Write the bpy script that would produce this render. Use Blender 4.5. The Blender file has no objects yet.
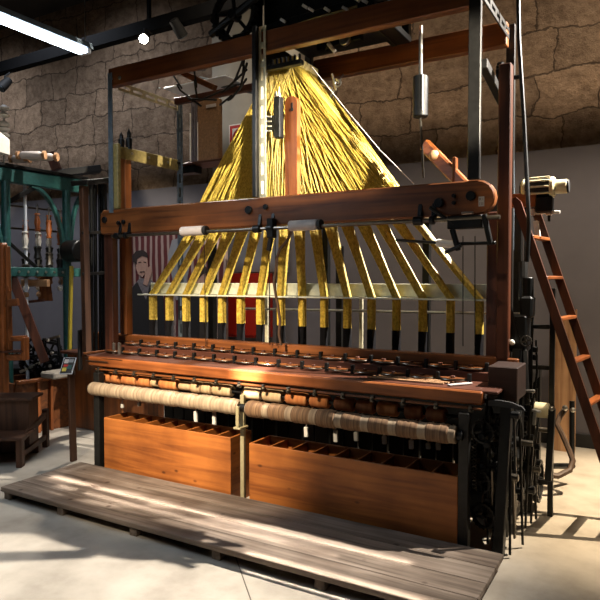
import bpy, bmesh, math, random
from mathutils import Vector, Matrix
R = random.Random(7)
SC = bpy.context.scene
COL = SC.collection
PI = math.pi
# ------------------------------------------------------------------ camera
F = 616.0
YAW = math.radians(30.3); PIT = math.radians(1.9); CH = 1.6
f0 = Vector((-math.sin(YAW), math.cos(YAW), 0)); rv = Vector((math.cos(YAW), math.sin(YAW), 0))
fv = (f0*math.cos(PIT) + Vector((0, 0, -math.sin(PIT)))).normalized()
uv_ = rv.cross(fv)
CAM = Vector((0, 0, CH))
cam = bpy.data.cameras.new('camera'); co = bpy.data.objects.new('camera', cam); COL.objects.link(co)
cam.sensor_width = 36; cam.lens = F/600*36; cam.clip_start = .05; cam.clip_end = 60
co.location = CAM; co.rotation_euler = (PI/2 - PIT, 0, YAW)
SC.camera = co
# surveying: the point of the room on a given plane (metres) seen at a spot of the photo
def P(px, py, ax, v):
    d = fv + rv*((px-300)/F) + uv_*((300-py)/F)
    return CAM + d*((v-CAM[ax])/d[ax])
def PX(px, py, v): return P(px, py, 0, v)
def PY(px, py, v): return P(px, py, 1, v)
def PZ(px, py, v): return P(px, py, 2, v)
def PD(px, py, dist):
    d = f0 + rv*((px-300)/F); t = fv + rv*((px-300)/F) + uv_*((300-py)/F)
    return CAM + t*(dist/(t.dot(f0)))
# ------------------------------------------------------------------ materials
def lin(h):
    c = [int(h[i:i+2], 16)/255 for i in (0, 2, 4)]
    return tuple(((x+.055)/1.055)**2.4 if x > .04045 else x/12.92 for x in c) + (1,)
def newmat(name):
    m = bpy.data.materials.new(name); m.use_nodes = True
    nt = m.node_tree; b = nt.nodes['Principled BSDF']
    return m, nt, b
def N(nt, t, **k):
    n = nt.nodes.new(t)
    for a, v in k.items():
        if a in n.inputs.keys() if isinstance(a, str) else False: n.inputs[a].default_value = v
        else: setattr(n, a, v)
    return n
def ramp(nt, stops):
    n = nt.nodes.new('ShaderNodeValToRGB'); e = n.color_ramp.elements
    while len(e) < len(stops): e.new(.5)
    for x, (p, c) in zip(e, stops): x.position = p; x.color = c
    return n
def bump(nt, b, src, s, d=.01):
    n = nt.nodes.new('ShaderNodeBump'); n.inputs['Strength'].default_value = s; n.inputs['Distance'].default_value = d
    nt.links.new(src, n.inputs['Height']); nt.links.new(n.outputs[0], b.inputs['Normal'])
def coords(nt, scale):
    t = nt.nodes.new('ShaderNodeTexCoord'); m = nt.nodes.new('ShaderNodeMapping'); m.inputs['Scale'].default_value = scale
    oi = nt.nodes.new('ShaderNodeObjectInfo'); ad = nt.nodes.new('ShaderNodeVectorMath'); ad.operation = 'ADD'
    sc = nt.nodes.new('ShaderNodeVectorMath'); sc.operation = 'SCALE'; sc.inputs[0].default_value = (7, 5, 9)
    nt.links.new(oi.outputs['Random'], sc.inputs['Scale'])
    nt.links.new(t.outputs['Object'], m.inputs[0]); nt.links.new(m.outputs[0], ad.inputs[0]); nt.links.new(sc.outputs[0], ad.inputs[1])
    return ad.outputs[0]
def wood(name, c1, c2, axis='x', rough=.5, knots=False, grain=1.0, spec=.4):
    m, nt, b = newmat(name); L = nt.links.new
    s = {'x': (1.2, 22, 22), 'y': (22, 1.2, 22), 'z': (22, 22, 1.2)}[axis]
    v = coords(nt, tuple(x*grain for x in s))
    n = nt.nodes.new('ShaderNodeTexNoise'); n.inputs['Scale'].default_value = 1; n.inputs['Detail'].default_value = 6; n.inputs['Distortion'].default_value = .6
    L(v, n.inputs['Vector'])
    r = ramp(nt, [(.28, lin(c2)), (.55, lin(c1)), (.8, tuple(min(1, x*1.25) for x in lin(c1)[:3])+(1,))])
    L(n.outputs['Fac'], r.inputs[0]); src = r.outputs[0]
    v2 = coords(nt, (2, 2, 2)); n2 = nt.nodes.new('ShaderNodeTexNoise'); n2.inputs['Scale'].default_value = 1.5; n2.inputs['Detail'].default_value = 4
    L(v2, n2.inputs['Vector'])
    mx = nt.nodes.new('ShaderNodeMix'); mx.data_type = 'RGBA'; mx.blend_type = 'MULTIPLY'; mx.inputs[0].default_value = .8
    r2 = ramp(nt, [(.3, (.5, .45, .42, 1)), (.62, (1, 1, 1, 1))]); L(n2.outputs['Fac'], r2.inputs[0])
    L(src, mx.inputs[6]); L(r2.outputs[0], mx.inputs[7]); src = mx.outputs[2]
    if knots:
        v3 = coords(nt, (3.2, 3.2, 6.0)); vo = nt.nodes.new('ShaderNodeTexVoronoi'); vo.inputs['Scale'].default_value = 1.6
        L(v3, vo.inputs['Vector'])
        r3 = ramp(nt, [(.05, (.12, .06, .03, 1)), (.13, (1, 1, 1, 1))]); L(vo.outputs['Distance'], r3.inputs[0])
        m3 = nt.nodes.new('ShaderNodeMix'); m3.data_type = 'RGBA'; m3.blend_type = 'MULTIPLY'; m3.inputs[0].default_value = .75
        L(src, m3.inputs[6]); L(r3.outputs[0], m3.inputs[7]); src = m3.outputs[2]
    L(src, b.inputs['Base Color']); b.inputs['Roughness'].default_value = rough; b.inputs['Specular IOR Level'].default_value = spec
    bump(nt, b, n.outputs['Fac'], .25, .004)
    return m
def plain(name, c, rough=.5, metal=0.0, var=.25, sc=30, spec=.5, bmp=.1):
    m, nt, b = newmat(name); L = nt.links.new
    v = coords(nt, (sc, sc, sc)); n = nt.nodes.new('ShaderNodeTexNoise'); n.inputs['Scale'].default_value = 1; n.inputs['Detail'].default_value = 4
    L(v, n.inputs['Vector']); c = lin(c)
    r = ramp(nt, [(.3, tuple(x*(1-var) for x in c[:3])+(1,)), (.7, tuple(min(1, x*(1+var*.5)) for x in c[:3])+(1,))])
    L(n.outputs['Fac'], r.inputs[0]); L(r.outputs[0], b.inputs['Base Color'])
    b.inputs['Roughness'].default_value = rough; b.inputs['Metallic'].default_value = metal; b.inputs['Specular IOR Level'].default_value = spec
    if bmp: bump(nt, b, n.outputs['Fac'], bmp, .004)
    return m
def glow(name, c, s):
    m, nt, b = newmat(name); b.inputs['Emission Color'].default_value = lin(c); b.inputs['Emission Strength'].default_value = s
    b.inputs['Base Color'].default_value = lin(c); return m
M = {}
def W3(key, c1, c2, **k):
    for a in 'xyz': M[key+'_'+a] = wood('wood_'+key+'_'+a, c1, c2, a, **k)
W3('beam', '7c4822', '4c2811', rough=.42)
W3('dark', '573020', '331a10', rough=.5)
W3('orange', '96562a', '673617', rough=.4)
W3('pine', 'ab672e', '7c431b', rough=.5, knots=True)
W3('grey', '85776a', '554a40', rough=.75, knots=True, spec=.2)
W3('deep', '2e1a10', '1c0f08', rough=.55)
W3('stoolw', '5a3c2a', '38241a', rough=.55)
W3('pale', 'b99068', '8a6240', rough=.6)
M['ladder_z'] = wood('wood_ladder_z', '4c2612', '301708', 'z', rough=.45)
M['black'] = plain('black_iron', '1b1c1c', .42, .55)
M['iron'] = plain('dark_iron', '2b2a28', .45, .6)
M['bluesteel'] = plain('blue_grey_steel', '626e76', .5, .3)
M['oil'] = plain('oily_steel', '6a645a', .3, .9)
M['steel'] = plain('bright_steel', 'b9b7b0', .28, .95)
M['slot'] = plain('zinc_steel', 'c9c2a4', .42, .3)
M['olive'] = plain('olive_painted_iron', '877848', .5, .1, var=.25, sc=40)
M['teal'] = plain('teal_painted_iron', '23514f', .42, .1, var=.3)
M['white'] = plain('white_plastic', 'd8d4ca', .45, var=.08)
M['cream'] = plain('cream_paint', 'c9bf9a', .5, var=.15)
M['dullcream'] = plain('dull_cream_paint', '988e6c', .55, var=.2)
M['greyrail'] = plain('grey_green_board', 'c2c4b0', .55, var=.15)
M['paper'] = plain('white_paper', 'b5ada8', .8, var=.08, bmp=0)
M['rubber'] = plain('black_rubber', '141414', .7, var=.2)
M['leather'] = plain('brown_leather_belt', '4a3626', .6, var=.3)
M['canvas'] = plain('canvas_belt', '6e6148', .8, var=.3)
M['yellowpaint'] = plain('yellow_paint', 'b8a436', .5, var=.1)
M['red'] = plain('red_paint', 'b0281c', .4, var=.08)
M['greypanel'] = plain('grey_display_board', '7d7f84', .6, var=.06)
M['card'] = plain('brown_card', '8d6a48', .8, var=.3, sc=60)
M['skin'] = plain('printed_skin_tone', 'a88678', .7, var=.15)
M['hair'] = plain('printed_dark_brown', '2a1f1d', .8)
M['jacket'] = plain('printed_black', '1d1b1d', .8)
M['greycloth'] = plain('grey_cloth', '8a8378', .9)
M['linen'] = plain('printed_grey', '6c666a', .8)
M['magenta'] = plain('printed_pink', 'b23a5a', .6)
M['tube_glow'] = glow('fluorescent_tube', 'e2f0ff', 14)
M['bulb_glow'] = glow('spot_lens', 'fff1dc', 60)
M['lampwhite'] = plain('white_lamp_body', 'cfd6e0', .4, var=.04)
# yarn
def yarn(name, c1, c2, rough=.45, stretch=(60, 60, 45)):
    m, nt, b = newmat(name); L = nt.links.new
    v = coords(nt, stretch); n = nt.nodes.new('ShaderNodeTexNoise'); n.inputs['Scale'].default_value = 1; n.inputs['Detail'].default_value = 3
    L(v, n.inputs['Vector']); r = ramp(nt, [(.35, lin(c2)), (.6, lin(c1))]); L(n.outputs['Fac'], r.inputs[0]); L(r.outputs[0], b.inputs['Base Color'])
    b.inputs['Roughness'].default_value = rough; b.inputs['Specular IOR Level'].default_value = .5
    bump(nt, b, n.outputs['Fac'], .5, .004)
    return m
M['yarn'] = yarn('yellow_waxed_cord', 'd8bf58', 'a88e36')
M['blackyarn'] = yarn('black_heddle_wire', '17161a', '0b0b0d')
# wound fabric: bands across the roller
def bands(name, stops, freq, rough=.85, noise=.4):
    m, nt, b = newmat(name); L = nt.links.new
    t = nt.nodes.new('ShaderNodeTexCoord'); mp = nt.nodes.new('ShaderNodeMapping'); mp.inputs['Scale'].default_value = (freq, 3, 3)
    L(t.outputs['Object'], mp.inputs[0])
    n = nt.nodes.new('ShaderNodeTexNoise'); n.inputs['Scale'].default_value = 1; n.inputs['Detail'].default_value = 5; L(mp.outputs[0], n.inputs['Vector'])
    r = ramp(nt, [(p, lin(c)) for p, c in stops]); L(n.outputs['Fac'], r.inputs[0]); L(r.outputs[0], b.inputs['Base Color'])
    b.inputs['Roughness'].default_value = rough; bump(nt, b, n.outputs['Fac'], noise, .006)
    return m
M['pale_cloth'] = bands('pale_wound_cloth', [(.3, '766450'), (.5, '937f66'), (.7, 'a8957a')], 40)
M['brown_thread'] = bands('brown_wound_thread', [(.3, '4a3524'), (.5, '6e5238'), (.7, '86694a')], 90)
M['rust_card'] = bands('rust_spool', [(.3, '8a4a22'), (.55, 'b87038'), (.75, 'c98a52')], 20)
M['tan_card'] = bands('tan_spool', [(.3, '94744c'), (.55, 'b29670'), (.75, 'bfaa86')], 20)
M['brown_card'] = bands('brown_spool', [(.3, '5e3018'), (.55, '8f5226'), (.75, 'a56a38')], 20)
# stone wall
def stone():
    m, nt, b = newmat('rough_stone_blocks'); L = nt.links.new
    t = nt.nodes.new('ShaderNodeTexCoord'); sep = nt.nodes.new('ShaderNodeSeparateXYZ'); L(t.outputs['Object'], sep.inputs[0])
    cmb = nt.nodes.new('ShaderNodeCombineXYZ'); ad = nt.nodes.new('ShaderNodeMath'); ad.operation = 'ADD'
    L(sep.outputs[0], ad.inputs[0]); L(sep.outputs[1], ad.inputs[1]); L(ad.outputs[0], cmb.inputs[0]); L(sep.outputs[2], cmb.inputs[1])
    nz = nt.nodes.new('ShaderNodeTexNoise'); nz.inputs['Scale'].default_value = 1.9; nz.inputs['Detail'].default_value = 8; nz.inputs['Roughness'].default_value = .62; L(t.outputs['Object'], nz.inputs['Vector'])
    sb = nt.nodes.new('ShaderNodeVectorMath'); sb.operation = 'SUBTRACT'; sb.inputs[1].default_value = (.5, .5, .5); L(nz.outputs['Color'], sb.inputs[0])
    sc = nt.nodes.new('ShaderNodeVectorMath'); sc.operation = 'SCALE'; sc.inputs['Scale'].default_value = .34; L(sb.outputs[0], sc.inputs[0])
    av = nt.nodes.new('ShaderNodeVectorMath'); L(cmb.outputs[0], av.inputs[0]); L(sc.outputs[0], av.inputs[1])
    br = nt.nodes.new('ShaderNodeTexBrick'); L(av.outputs[0], br.inputs['Vector'])
    br.inputs['Scale'].default_value = 1; br.inputs['Brick Width'].default_value = .62; br.inputs['Row Height'].default_value = .4
    br.inputs['Mortar Size'].default_value = .012; br.inputs['Mortar Smooth'].default_value = .6; br.offset = .43; br.squash = 1.3; br.squash_frequency = 3
    br.inputs['Color1'].default_value = lin('a38a72'); br.inputs['Color2'].default_value = lin('84705d'); br.inputs['Mortar'].default_value = lin('5e4f42')
    n2 = nt.nodes.new('ShaderNodeTexNoise'); n2.inputs['Scale'].default_value = 8; n2.inputs['Detail'].default_value = 10; n2.inputs['Roughness'].default_value = .74; L(t.outputs['Object'], n2.inputs['Vector'])
    r = ramp(nt, [(.3, (.3, .27, .25, 1)), (.62, (1, 1, 1, 1))]); L(n2.outputs['Fac'], r.inputs[0])
    mx = nt.nodes.new('ShaderNodeMix'); mx.data_type = 'RGBA'; mx.blend_type = 'MULTIPLY'; mx.inputs[0].default_value = .85
    L(br.outputs['Color'], mx.inputs[6]); L(r.outputs[0], mx.inputs[7]); L(mx.outputs[2], b.inputs['Base Color'])
    b.inputs['Roughness'].default_value = .95; b.inputs['Specular IOR Level'].default_value = .1
    s1 = nt.nodes.new('ShaderNodeMath'); s1.operation = 'MULTIPLY_ADD'; s1.inputs[1].default_value = -.14
    L(br.outputs['Fac'], s1.inputs[0]); L(n2.outputs['Fac'], s1.inputs[2])
    bump(nt, b, s1.outputs[0], 1, .075)
    return m
M['stone'] = stone()
def concrete():
    m, nt, b = newmat('pale_concrete'); L = nt.links.new
    t = nt.nodes.new('ShaderNodeTexCoord')
    n = nt.nodes.new('ShaderNodeTexNoise'); n.inputs['Scale'].default_value = 2.2; n.inputs['Detail'].default_value = 8; n.inputs['Roughness'].default_value = .62; L(t.outputs['Object'], n.inputs['Vector'])
    r = ramp(nt, [(.3, lin('968d80')), (.5, lin('b0a799')), (.72, lin('c0b8aa'))]); L(n.outputs['Fac'], r.inputs[0])
    sep = nt.nodes.new('ShaderNodeSeparateXYZ'); L(t.outputs['Object'], sep.inputs[0])
    a = nt.nodes.new('ShaderNodeMath'); a.operation = 'ADD'; L(sep.outputs[0], a.inputs[0]); L(sep.outputs[1], a.inputs[1])
    s = nt.nodes.new('ShaderNodeMath'); s.operation = 'SUBTRACT'; s.inputs[1].default_value = 2.6; L(a.outputs[0], s.inputs[0])
    ab = nt.nodes.new('ShaderNodeMath'); ab.operation = 'ABSOLUTE'; L(s.outputs[0], ab.inputs[0])
    lt = nt.nodes.new('ShaderNodeMath'); lt.operation = 'LESS_THAN'; lt.inputs[1].default_value = .005; L(ab.outputs[0], lt.inputs[0])
    ly = nt.nodes.new('ShaderNodeMath'); ly.operation = 'GREATER_THAN'; ly.inputs[1].default_value = 1.2; L(sep.outputs[0], ly.inputs[0])
    lm_ = nt.nodes.new('ShaderNodeMath'); lm_.operation = 'MULTIPLY'; L(lt.outputs[0], lm_.inputs[0]); L(ly.outputs[0], lm_.inputs[1])
    mx = nt.nodes.new('ShaderNodeMix'); mx.data_type = 'RGBA'; mx.inputs[7].default_value = lin('5d544a'); L(lm_.outputs[0], mx.inputs[0]); L(r.outputs[0], mx.inputs[6])
    L(mx.outputs[2], b.inputs['Base Color']); b.inputs['Roughness'].default_value = .55; b.inputs['Specular IOR Level'].default_value = .3
    bump(nt, b, n.outputs['Fac'], .12, .01)
    return m
M['floor'] = concrete()
M['greywall'] = plain('dark_grey_wall_paint', '6e6a6d', .8, var=.08, sc=3, spec=.15, bmp=0)
M['ceil'] = plain('dark_ceiling', '2c2724', .9, var=.2, sc=3)
M['trackblack'] = plain('matt_black_track', '0d0d0e', .85, spec=.1)
M['dark'] = plain('dark_baseboard', '191716', .6)
def striped(name, c1, c2, freq):
    m, nt, b = newmat(name); L = nt.links.new
    t = nt.nodes.new('ShaderNodeTexCoord'); w = nt.nodes.new('ShaderNodeTexWave'); w.inputs['Scale'].default_value = freq; w.inputs['Distortion'].default_value = 1.5; w.inputs['Detail'].default_value = 2
    L(t.outputs['Object'], w.inputs['Vector']); r = ramp(nt, [(.55, lin(c1)), (.72, lin(c2))]); L(w.outputs['Fac'], r.inputs[0]); L(r.outputs[0], b.inputs['Base Color'])
    b.inputs['Roughness'].default_value = .7; return m
M['stripes'] = striped('red_and_white_stripes', '511a1d', '927f79', 3.2)
# ------------------------------------------------------------------ mesh builder
class MB:
    def __init__(s): s.v = []; s.f = []
    def add(s, vs, fs):
        k = len(s.v); s.v += [Vector(x) for x in vs]; s.f += [tuple(i+k for i in f) for f in fs]
        return s
    def obox(s, c, ax, h, bev=.004):
        c = Vector(c); b = min(bev, .45*min(h)); idx = {}; vs = []
        for i in (-1, 1):
            for j in (-1, 1):
                for k in (-1, 1):
                    sg = (i, j, k)
                    for a in range(3):
                        p = c.copy()
                        for q in range(3): p += ax[q]*(sg[q]*(h[q] - (b if q != a else 0)))
                        idx[sg, a] = len(vs); vs.append(p)
        fs = []
        for a in range(3):
            o = [q for q in range(3) if q != a]
            for sg in (-1, 1):
                cs = []
                for u, w in ((-1, -1), (1, -1), (1, 1), (-1, 1)):
                    t = [0]*3; t[a] = sg; t[o[0]] = u; t[o[1]] = w; cs.append(idx[tuple(t), a])
                fs.append(cs)
            for u in (-1, 1):
                for w in (-1, 1):
                    t1 = [0]*3; t2 = [0]*3; t1[a] = -1; t2[a] = 1; t1[o[0]] = t2[o[0]] = u; t1[o[1]] = t2[o[1]] = w
                    t1 = tuple(t1); t2 = tuple(t2)
                    fs.append([idx[t1, o[0]], idx[t2, o[0]], idx[t2, o[1]], idx[t1, o[1]]])
        for i in (-1, 1):
            for j in (-1, 1):
                for k in (-1, 1): fs.append([idx[(i, j, k), a] for a in range(3)])
        return s.add(vs, fs)
    def box(s, lo, hi, bev=.004):
        lo = Vector(lo); hi = Vector(hi)
        return s.obox((lo+hi)/2, (Vector((1, 0, 0)), Vector((0, 1, 0)), Vector((0, 0, 1))), [abs(x)/2 for x in (hi-lo)], bev)
    def bar(s, p, q, w, h, up=(0, 0, 1), bev=.004):
        p = Vector(p); q = Vector(q); d = (q-p); l = d.length; d.normalize(); up = Vector(up)
        if abs(d.dot(up)) > .98: up = Vector((0, 1, 0))
        sd = d.cross(up).normalized(); u2 = sd.cross(d)
        return s.obox((p+q)/2, (d, sd, u2), (l/2, w/2, h/2), bev)
    def tube(s, pts, r, n=8, cap=True):
        pts = [Vector(p) for p in pts]; rs = r if isinstance(r, (list, tuple)) else [r]*len(pts)
        vs = []; fs = []; ref = None
        for i, p in enumerate(pts):
            d = (pts[min(i+1, len(pts)-1)] - pts[max(i-1, 0)]).normalized()
            if ref is None: ref = Vector((0, 0, 1)) if abs(d.z) < .9 else Vector((1, 0, 0))
            a = d.cross(ref).normalized(); b = a.cross(d).normalized(); ref = b
            for k in range(n):
                t = 2*PI*k/n; vs.append(p + (a*math.cos(t)+b*math.sin(t))*rs[i])
        for i in range(len(pts)-1):
            for k in range(n):
                k2 = (k+1) % n; fs.append((i*n+k, i*n+k2, (i+1)*n+k2, (i+1)*n+k))
        if cap: fs.append(tuple(range(n))); fs.append(tuple((len(pts)-1)*n+k for k in range(n)))
        return s.add(vs, fs)
    def cyl(s, p, q, r, n=20, bev=None):
        p = Vector(p); q = Vector(q); d = (q-p).normalized(); b = bev if bev is not None else r*.12
        b = min(b, (q-p).length*.3)
        return s.tube([p, p+d*.0005, p+d*b, q-d*b, q-d*.0005, q], [r-b, r-b*.9, r, r, r-b*.9, r-b], n) if b > 0 else s.tube([p, q], r, n)
    def ring(s, c, axis, r, t, n=28, m=6, w=None):
        c = Vector(c); a = Vector(axis).normalized(); u = a.orthogonal().normalized(); w_ = a.cross(u); vs = []; fs = []
        tw = w or t
        for i in range(n):
            e = u*math.cos(2*PI*i/n) + w_*math.sin(2*PI*i/n)
            for k in range(m):
                q = 2*PI*(k+.5)/m; vs.append(c + e*(r+t*math.cos(q)) + a*(tw*math.sin(q)))
        for i in range(n):
            for k in range(m):
                fs.append((i*m+k, i*m+(k+1) % m, ((i+1) % n)*m+(k+1) % m, ((i+1) % n)*m+k))
        return s.add(vs, fs)
    def gear(s, c, axis, r, w, teeth=28, spokes=5, rim=.16):
        c = Vector(c); a = Vector(axis).normalized(); u = a.orthogonal().normalized(); q = a.cross(u)
        ri = r*(1-rim); vs = []; fs = []; n = teeth*2
        for i in range(n):
            t = 2*PI*i/n; e = u*math.cos(t)+q*math.sin(t); ro = r*(1.05 if i % 2 else .96)
            for k in (-1, 1): vs.append(c+e*ro+a*(k*w/2)); vs.append(c+e*ri+a*(k*w/2))
        for i in range(n):
            A = i*4; B = ((i+1) % n)*4
            fs += [(A, B, B+2, A+2), (A+1, A+3, B+3, B+1), (A, A+1, B+1, B), (A+2, B+2, B+3, A+3)]
        s.add(vs, fs)
        s.cyl(c-a*w*.9, c+a*w*.9, r*.2, 16)
        for i in range(spokes):
            t = 2*PI*(i+.3)/spokes; e = u*math.cos(t)+q*math.sin(t)
            s.bar(c+e*r*.15, c+e*ri*1.02, w*.5, r*.09, up=a, bev=.002)
        return s
    def prism(s, pts, ex):
        pts = [Vector(p) for p in pts]; ex = Vector(ex); n = len(pts)
        return s.add(pts+[p+ex for p in pts], [tuple(range(n)), tuple(range(2*n-1, n-1, -1))]+[(i, (i+1) % n, n+(i+1) % n, n+i) for i in range(n)])
    def ball(s, c, r, n=12, sc=(1, 1, 1)):
        c = Vector(c); vs = [c+Vector((0, 0, r*sc[2]))]; fs = []; m = n//2
        for j in range(1, m):
            ph = PI*j/m
            for i in range(n):
                th = 2*PI*i/n; vs.append(c+Vector((r*sc[0]*math.sin(ph)*math.cos(th), r*sc[1]*math.sin(ph)*math.sin(th), r*sc[2]*math.cos(ph))))
        vs.append(c-Vector((0, 0, r*sc[2])))
        for i in range(n): fs.append((0, 1+i, 1+(i+1) % n)); fs.append((len(vs)-1, 1+(m-2)*n+(i+1) % n, 1+(m-2)*n+i))
        for j in range(m-2):
            for i in range(n): fs.append((1+j*n+i, 1+(j+1)*n+i, 1+(j+1)*n+(i+1) % n, 1+j*n+(i+1) % n))
        return s.add(vs, fs)
    def lathe(s, p, q, prof, n=20):
        p = Vector(p); q = Vector(q)
        return s.tube([p.lerp(q, t) for t, r in prof], [max(r, .0004) for t, r in prof], n)
    def build(s, name, m, parent=None, angle=35):
        lo = Vector([min(v[i] for v in s.v) for i in range(3)]); hi = Vector([max(v[i] for v in s.v) for i in range(3)])
        org = (lo+hi)/2
        if parent is None: org.z = lo.z
        me = bpy.data.meshes.new(name); me.from_pydata([tuple(v-org) for v in s.v], [], s.f)
        bm = bmesh.new(); bm.from_mesh(me); bmesh.ops.recalc_face_normals(bm, faces=bm.faces)
        ca = math.radians(angle)
        for e in bm.edges:
            if len(e.link_faces) == 2 and e.calc_face_angle(0) > ca: e.smooth = False
        for f in bm.faces: f.smooth = True
        bm.to_mesh(me); bm.free()
        me.materials.append(M[m] if isinstance(m, str) else m)
        o = bpy.data.objects.new(name, me); COL.objects.link(o)
        if parent is not None:
            o.parent = parent; o.location = org - WL[parent.name]
        else: o.location = org
        WL[o.name] = org; LAST[0] = o
        return o
WL = {}; LAST = [None]
def tag(o, label, cat, group=None):
    o['label'] = label; o['category'] = cat
    if group: o['group'] = group
    return o
def thing(name, loc, label, cat, group=None):
    o = bpy.data.objects.new(name, None); COL.objects.link(o); o.location = Vector(loc); WL[o.name] = Vector(loc)
    o.empty_display_size = .1
    return tag(o, label, cat, group)
def struct(o): o['kind'] = 'structure'; return o
def partlabel(o, l): o['label'] = l; return o
def dup(root, delta, label, group=None):
    c = root.copy(); COL.objects.link(c); c.location = root.location + Vector(delta); c['label'] = label
    if group: c['group'] = group
    WL[c.name] = WL[root.name] + Vector(delta)
    for ch in list(root.children):
        d = ch.copy(); COL.objects.link(d); d.parent = c; WL[d.name] = WL[ch.name] + Vector(delta)
        for g in list(ch.children):
            e = g.copy(); COL.objects.link(e); e.parent = d
    return c
ORD = ['first', 'second', 'third', 'fourth', 'fifth', 'sixth', 'seventh', 'eighth', 'ninth', 'tenth', 'eleventh', 'twelfth', 'thirteenth', 'fourteenth', 'fifteenth', 'sixteenth', 'seventeenth', 'eighteenth', 'nineteenth', 'twentieth']
X = Vector((1, 0, 0)); Yv = Vector((0, 1, 0)); Z = Vector((0, 0, 1))
# ------------------------------------------------------------------ the room
WY = 6.45
struct(MB().box((-11, -3.5, -.1), (4.2, 6.6, 0), 0).build('floor', 'floor'))
struct(MB().box((-11, -3.5, 5.75), (4.2, 6.6, 5.85), 0).build('ceiling', 'ceil'))
struct(MB().box((-11, WY, 0), (4.2, 6.6, 5.75), 0).build('wall_back', 'stone'))
struct(MB().box((-11.1, -3.5, 0), (-11, 6.6, 5.75), 0).build('wall_left', 'stone'))
struct(MB().box((4.2, -3.5, 0), (4.3, 6.6, 5.75), 0).build('wall_right', 'stone'))
struct(MB().box((-11, -3.6, 0), (4.2, -3.5, 5.75), 0).build('wall_front', 'greywall'))
struct(MB().box((-11, WY-.05, 0), (4.2, WY-.002, 2.86), 0).build('trim_1', 'greywall'))
M['plaster'] = plain('grey_plaster', '9b968a', .9, var=.15, sc=4, spec=.1)
q_ = PY(212, 150, WY-.12).x; q2_ = PY(300, 150, WY-.12).x
struct(MB().box((q_, WY-.12, 2.3), (q2_, WY, 5.75), .01).build('trim_8', 'plaster'))
struct(MB().box((-11, WY-.075, 0), (4.2, WY-.051, .13), .004).build('baseboard_back', 'dark'))
# ------------------------------------------------------------------ the platform
pl = thing('wooden_platform', (-2.43, 3.1, 0), 'low grey weathered plank platform on the floor in front of the loom', 'platform')
PX0, PX1, PY0, PY1, PZ1 = -4.13, -.72, 2.735, 3.455, .09
ys = [PY0, 2.9, 3.07, 3.26, PY1]
for a, b in zip(ys, ys[1:]): MB().box((PX0, a+.0015, .055), (PX1, b-.0015, PZ1), .004).build('plank', 'grey_x', pl)
for x in [-4.08]+[PY(px, py, PY0).x for px, py in ((58, 512), (131, 534), (214, 558), (318, 588))]+[-1.1, -.79]: MB().box((x-.03, PY0+.015, 0), (x+.03, PY1-.02, .0545), .003).build('joist', 'grey_y', pl)
# ------------------------------------------------------------------ the loom
LF, LB = 3.5, 5.0
lm = thing('ribbon_loom', (-2.5, 4.2, 0), 'huge old wooden ribbon loom with tall timber and steel frame filling the room', 'loom')
def loompart(mb, name, mat, label=None, parent=None):
    o = mb.build(name, mat, parent or lm)
    if label: o['label'] = label
    return o
# legs at the front
xl, xr = PY(99, 430, 3.5).x, PY(464, 480, 3.5).x
xm = PY(245, 430, 3.5).x
loompart(MB().box((xl-.035, 3.475, 0), (xl+.03, 3.535, .84)), 'leg', 'iron')
loompart(MB().box((xr-.03, 3.475, 0), (xr+.03, 3.535, .84)), 'leg', 'iron')
loompart(MB().box((xm-.016, 3.462, 0), (xm+.016, 3.49, .80), .003), 'leg', 'dullcream', 'cream painted iron leg at the middle of the loom')
o = loompart(MB().box((xm-.03, 3.40, .57), (xm+.03, 3.5, .585)).box((xm-.013, 3.405, .585), (xm+.013, 3.42, .73)), 'roller_bracket', 'dullcream')
loompart(MB().box((xl-.03, 4.95, 0), (xl+.04, 5.02, 2.2)), 'leg', 'iron')
loompart(MB().box((xr-.04, 4.95, 0), (xr+.03, 5.02, 2.2)), 'leg', 'iron')
loompart(MB().box((xm-.03, 4.95, 0), (xm+.03, 5.0, 1.9)), 'leg', 'iron')
# table front: layered rails
def rail(px0, pxa, pya, pyb, px1, yf, dep, name, mat, label=None):
    a = PY(px0, 360, yf).x; b = PY(px1, 390, yf).x
    zt = PY(*pxa, yf).z if isinstance(pxa, tuple) else pxa
    return a, b
zt = PY(260, 372, 3.53).z; zb = PY(260, 383, 3.53).z
xa, xb = PY(88, 365, 3.53).x, PY(482, 400, 3.53).x
loompart(MB().box((xa, 3.53, zb), (xb, 3.60, zt), .008), 'breast_beam', 'orange_x')
loompart(MB().box((xa+.1, 3.515, zb-.026), (xb, 3.55, zb-.015), .003), 'lower_rail', 'beam_x')
loompart(MB().tube([(xa-.02, 3.52, zt-.035), (xa+.25, 3.515, zt-.03)], .004, 6).tube([(xa-.05, 3.54, zt-.012), (xa+.4, 3.525, zt-.004)], .003, 6), 'tension_wire', 'oil')
loompart(MB().box((xa-.05, 3.56, zt-.014), (xb+.08, 4.02, zt+.004), .004), 'table_board', 'dark_x')
for i in range(16):
    x = xa+.14+i*(xb-xa-.2)/15
    loompart(MB().box((x-.012, 3.505, zb-.045), (x+.012, 3.53, zb-.005), .003).cyl((x, 3.49, zb-.03), (x, 3.51, zb-.03), .008, 10), 'clip', 'oil')
for k in range(3):
    loompart(MB().bar((-1.62+.02*k, 3.64+.045*k, zt+.012), (-1.12+.02*k, 3.64+.045*k, zt+.012), .022, .008, bev=.002), 'slat', 'pale_x')
loompart(MB().bar((-1.08, 3.60, zt+.012), (-.98, 3.74, zt+.012), .03, .008, bev=.002), 'slat', 'paper', 'short white paper strip at the right of the table')
# cap timber behind the shuttles
ca, cb = PY(117, 338, 4.0).x, PY(518, 365, 4.0).x
czt = PY(260, 343, 4.0).z; czb = PY(260, 351, 4.0).z
loompart(MB().box((ca, 4.0, czb), (cb, 4.08, czt), .006), 'cap_timber', 'beam_x')
loompart(MB().box((ca, 4.03, zt), (cb, 4.06, czb-.002), .004), 'back_board', 'dark_x')
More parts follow.
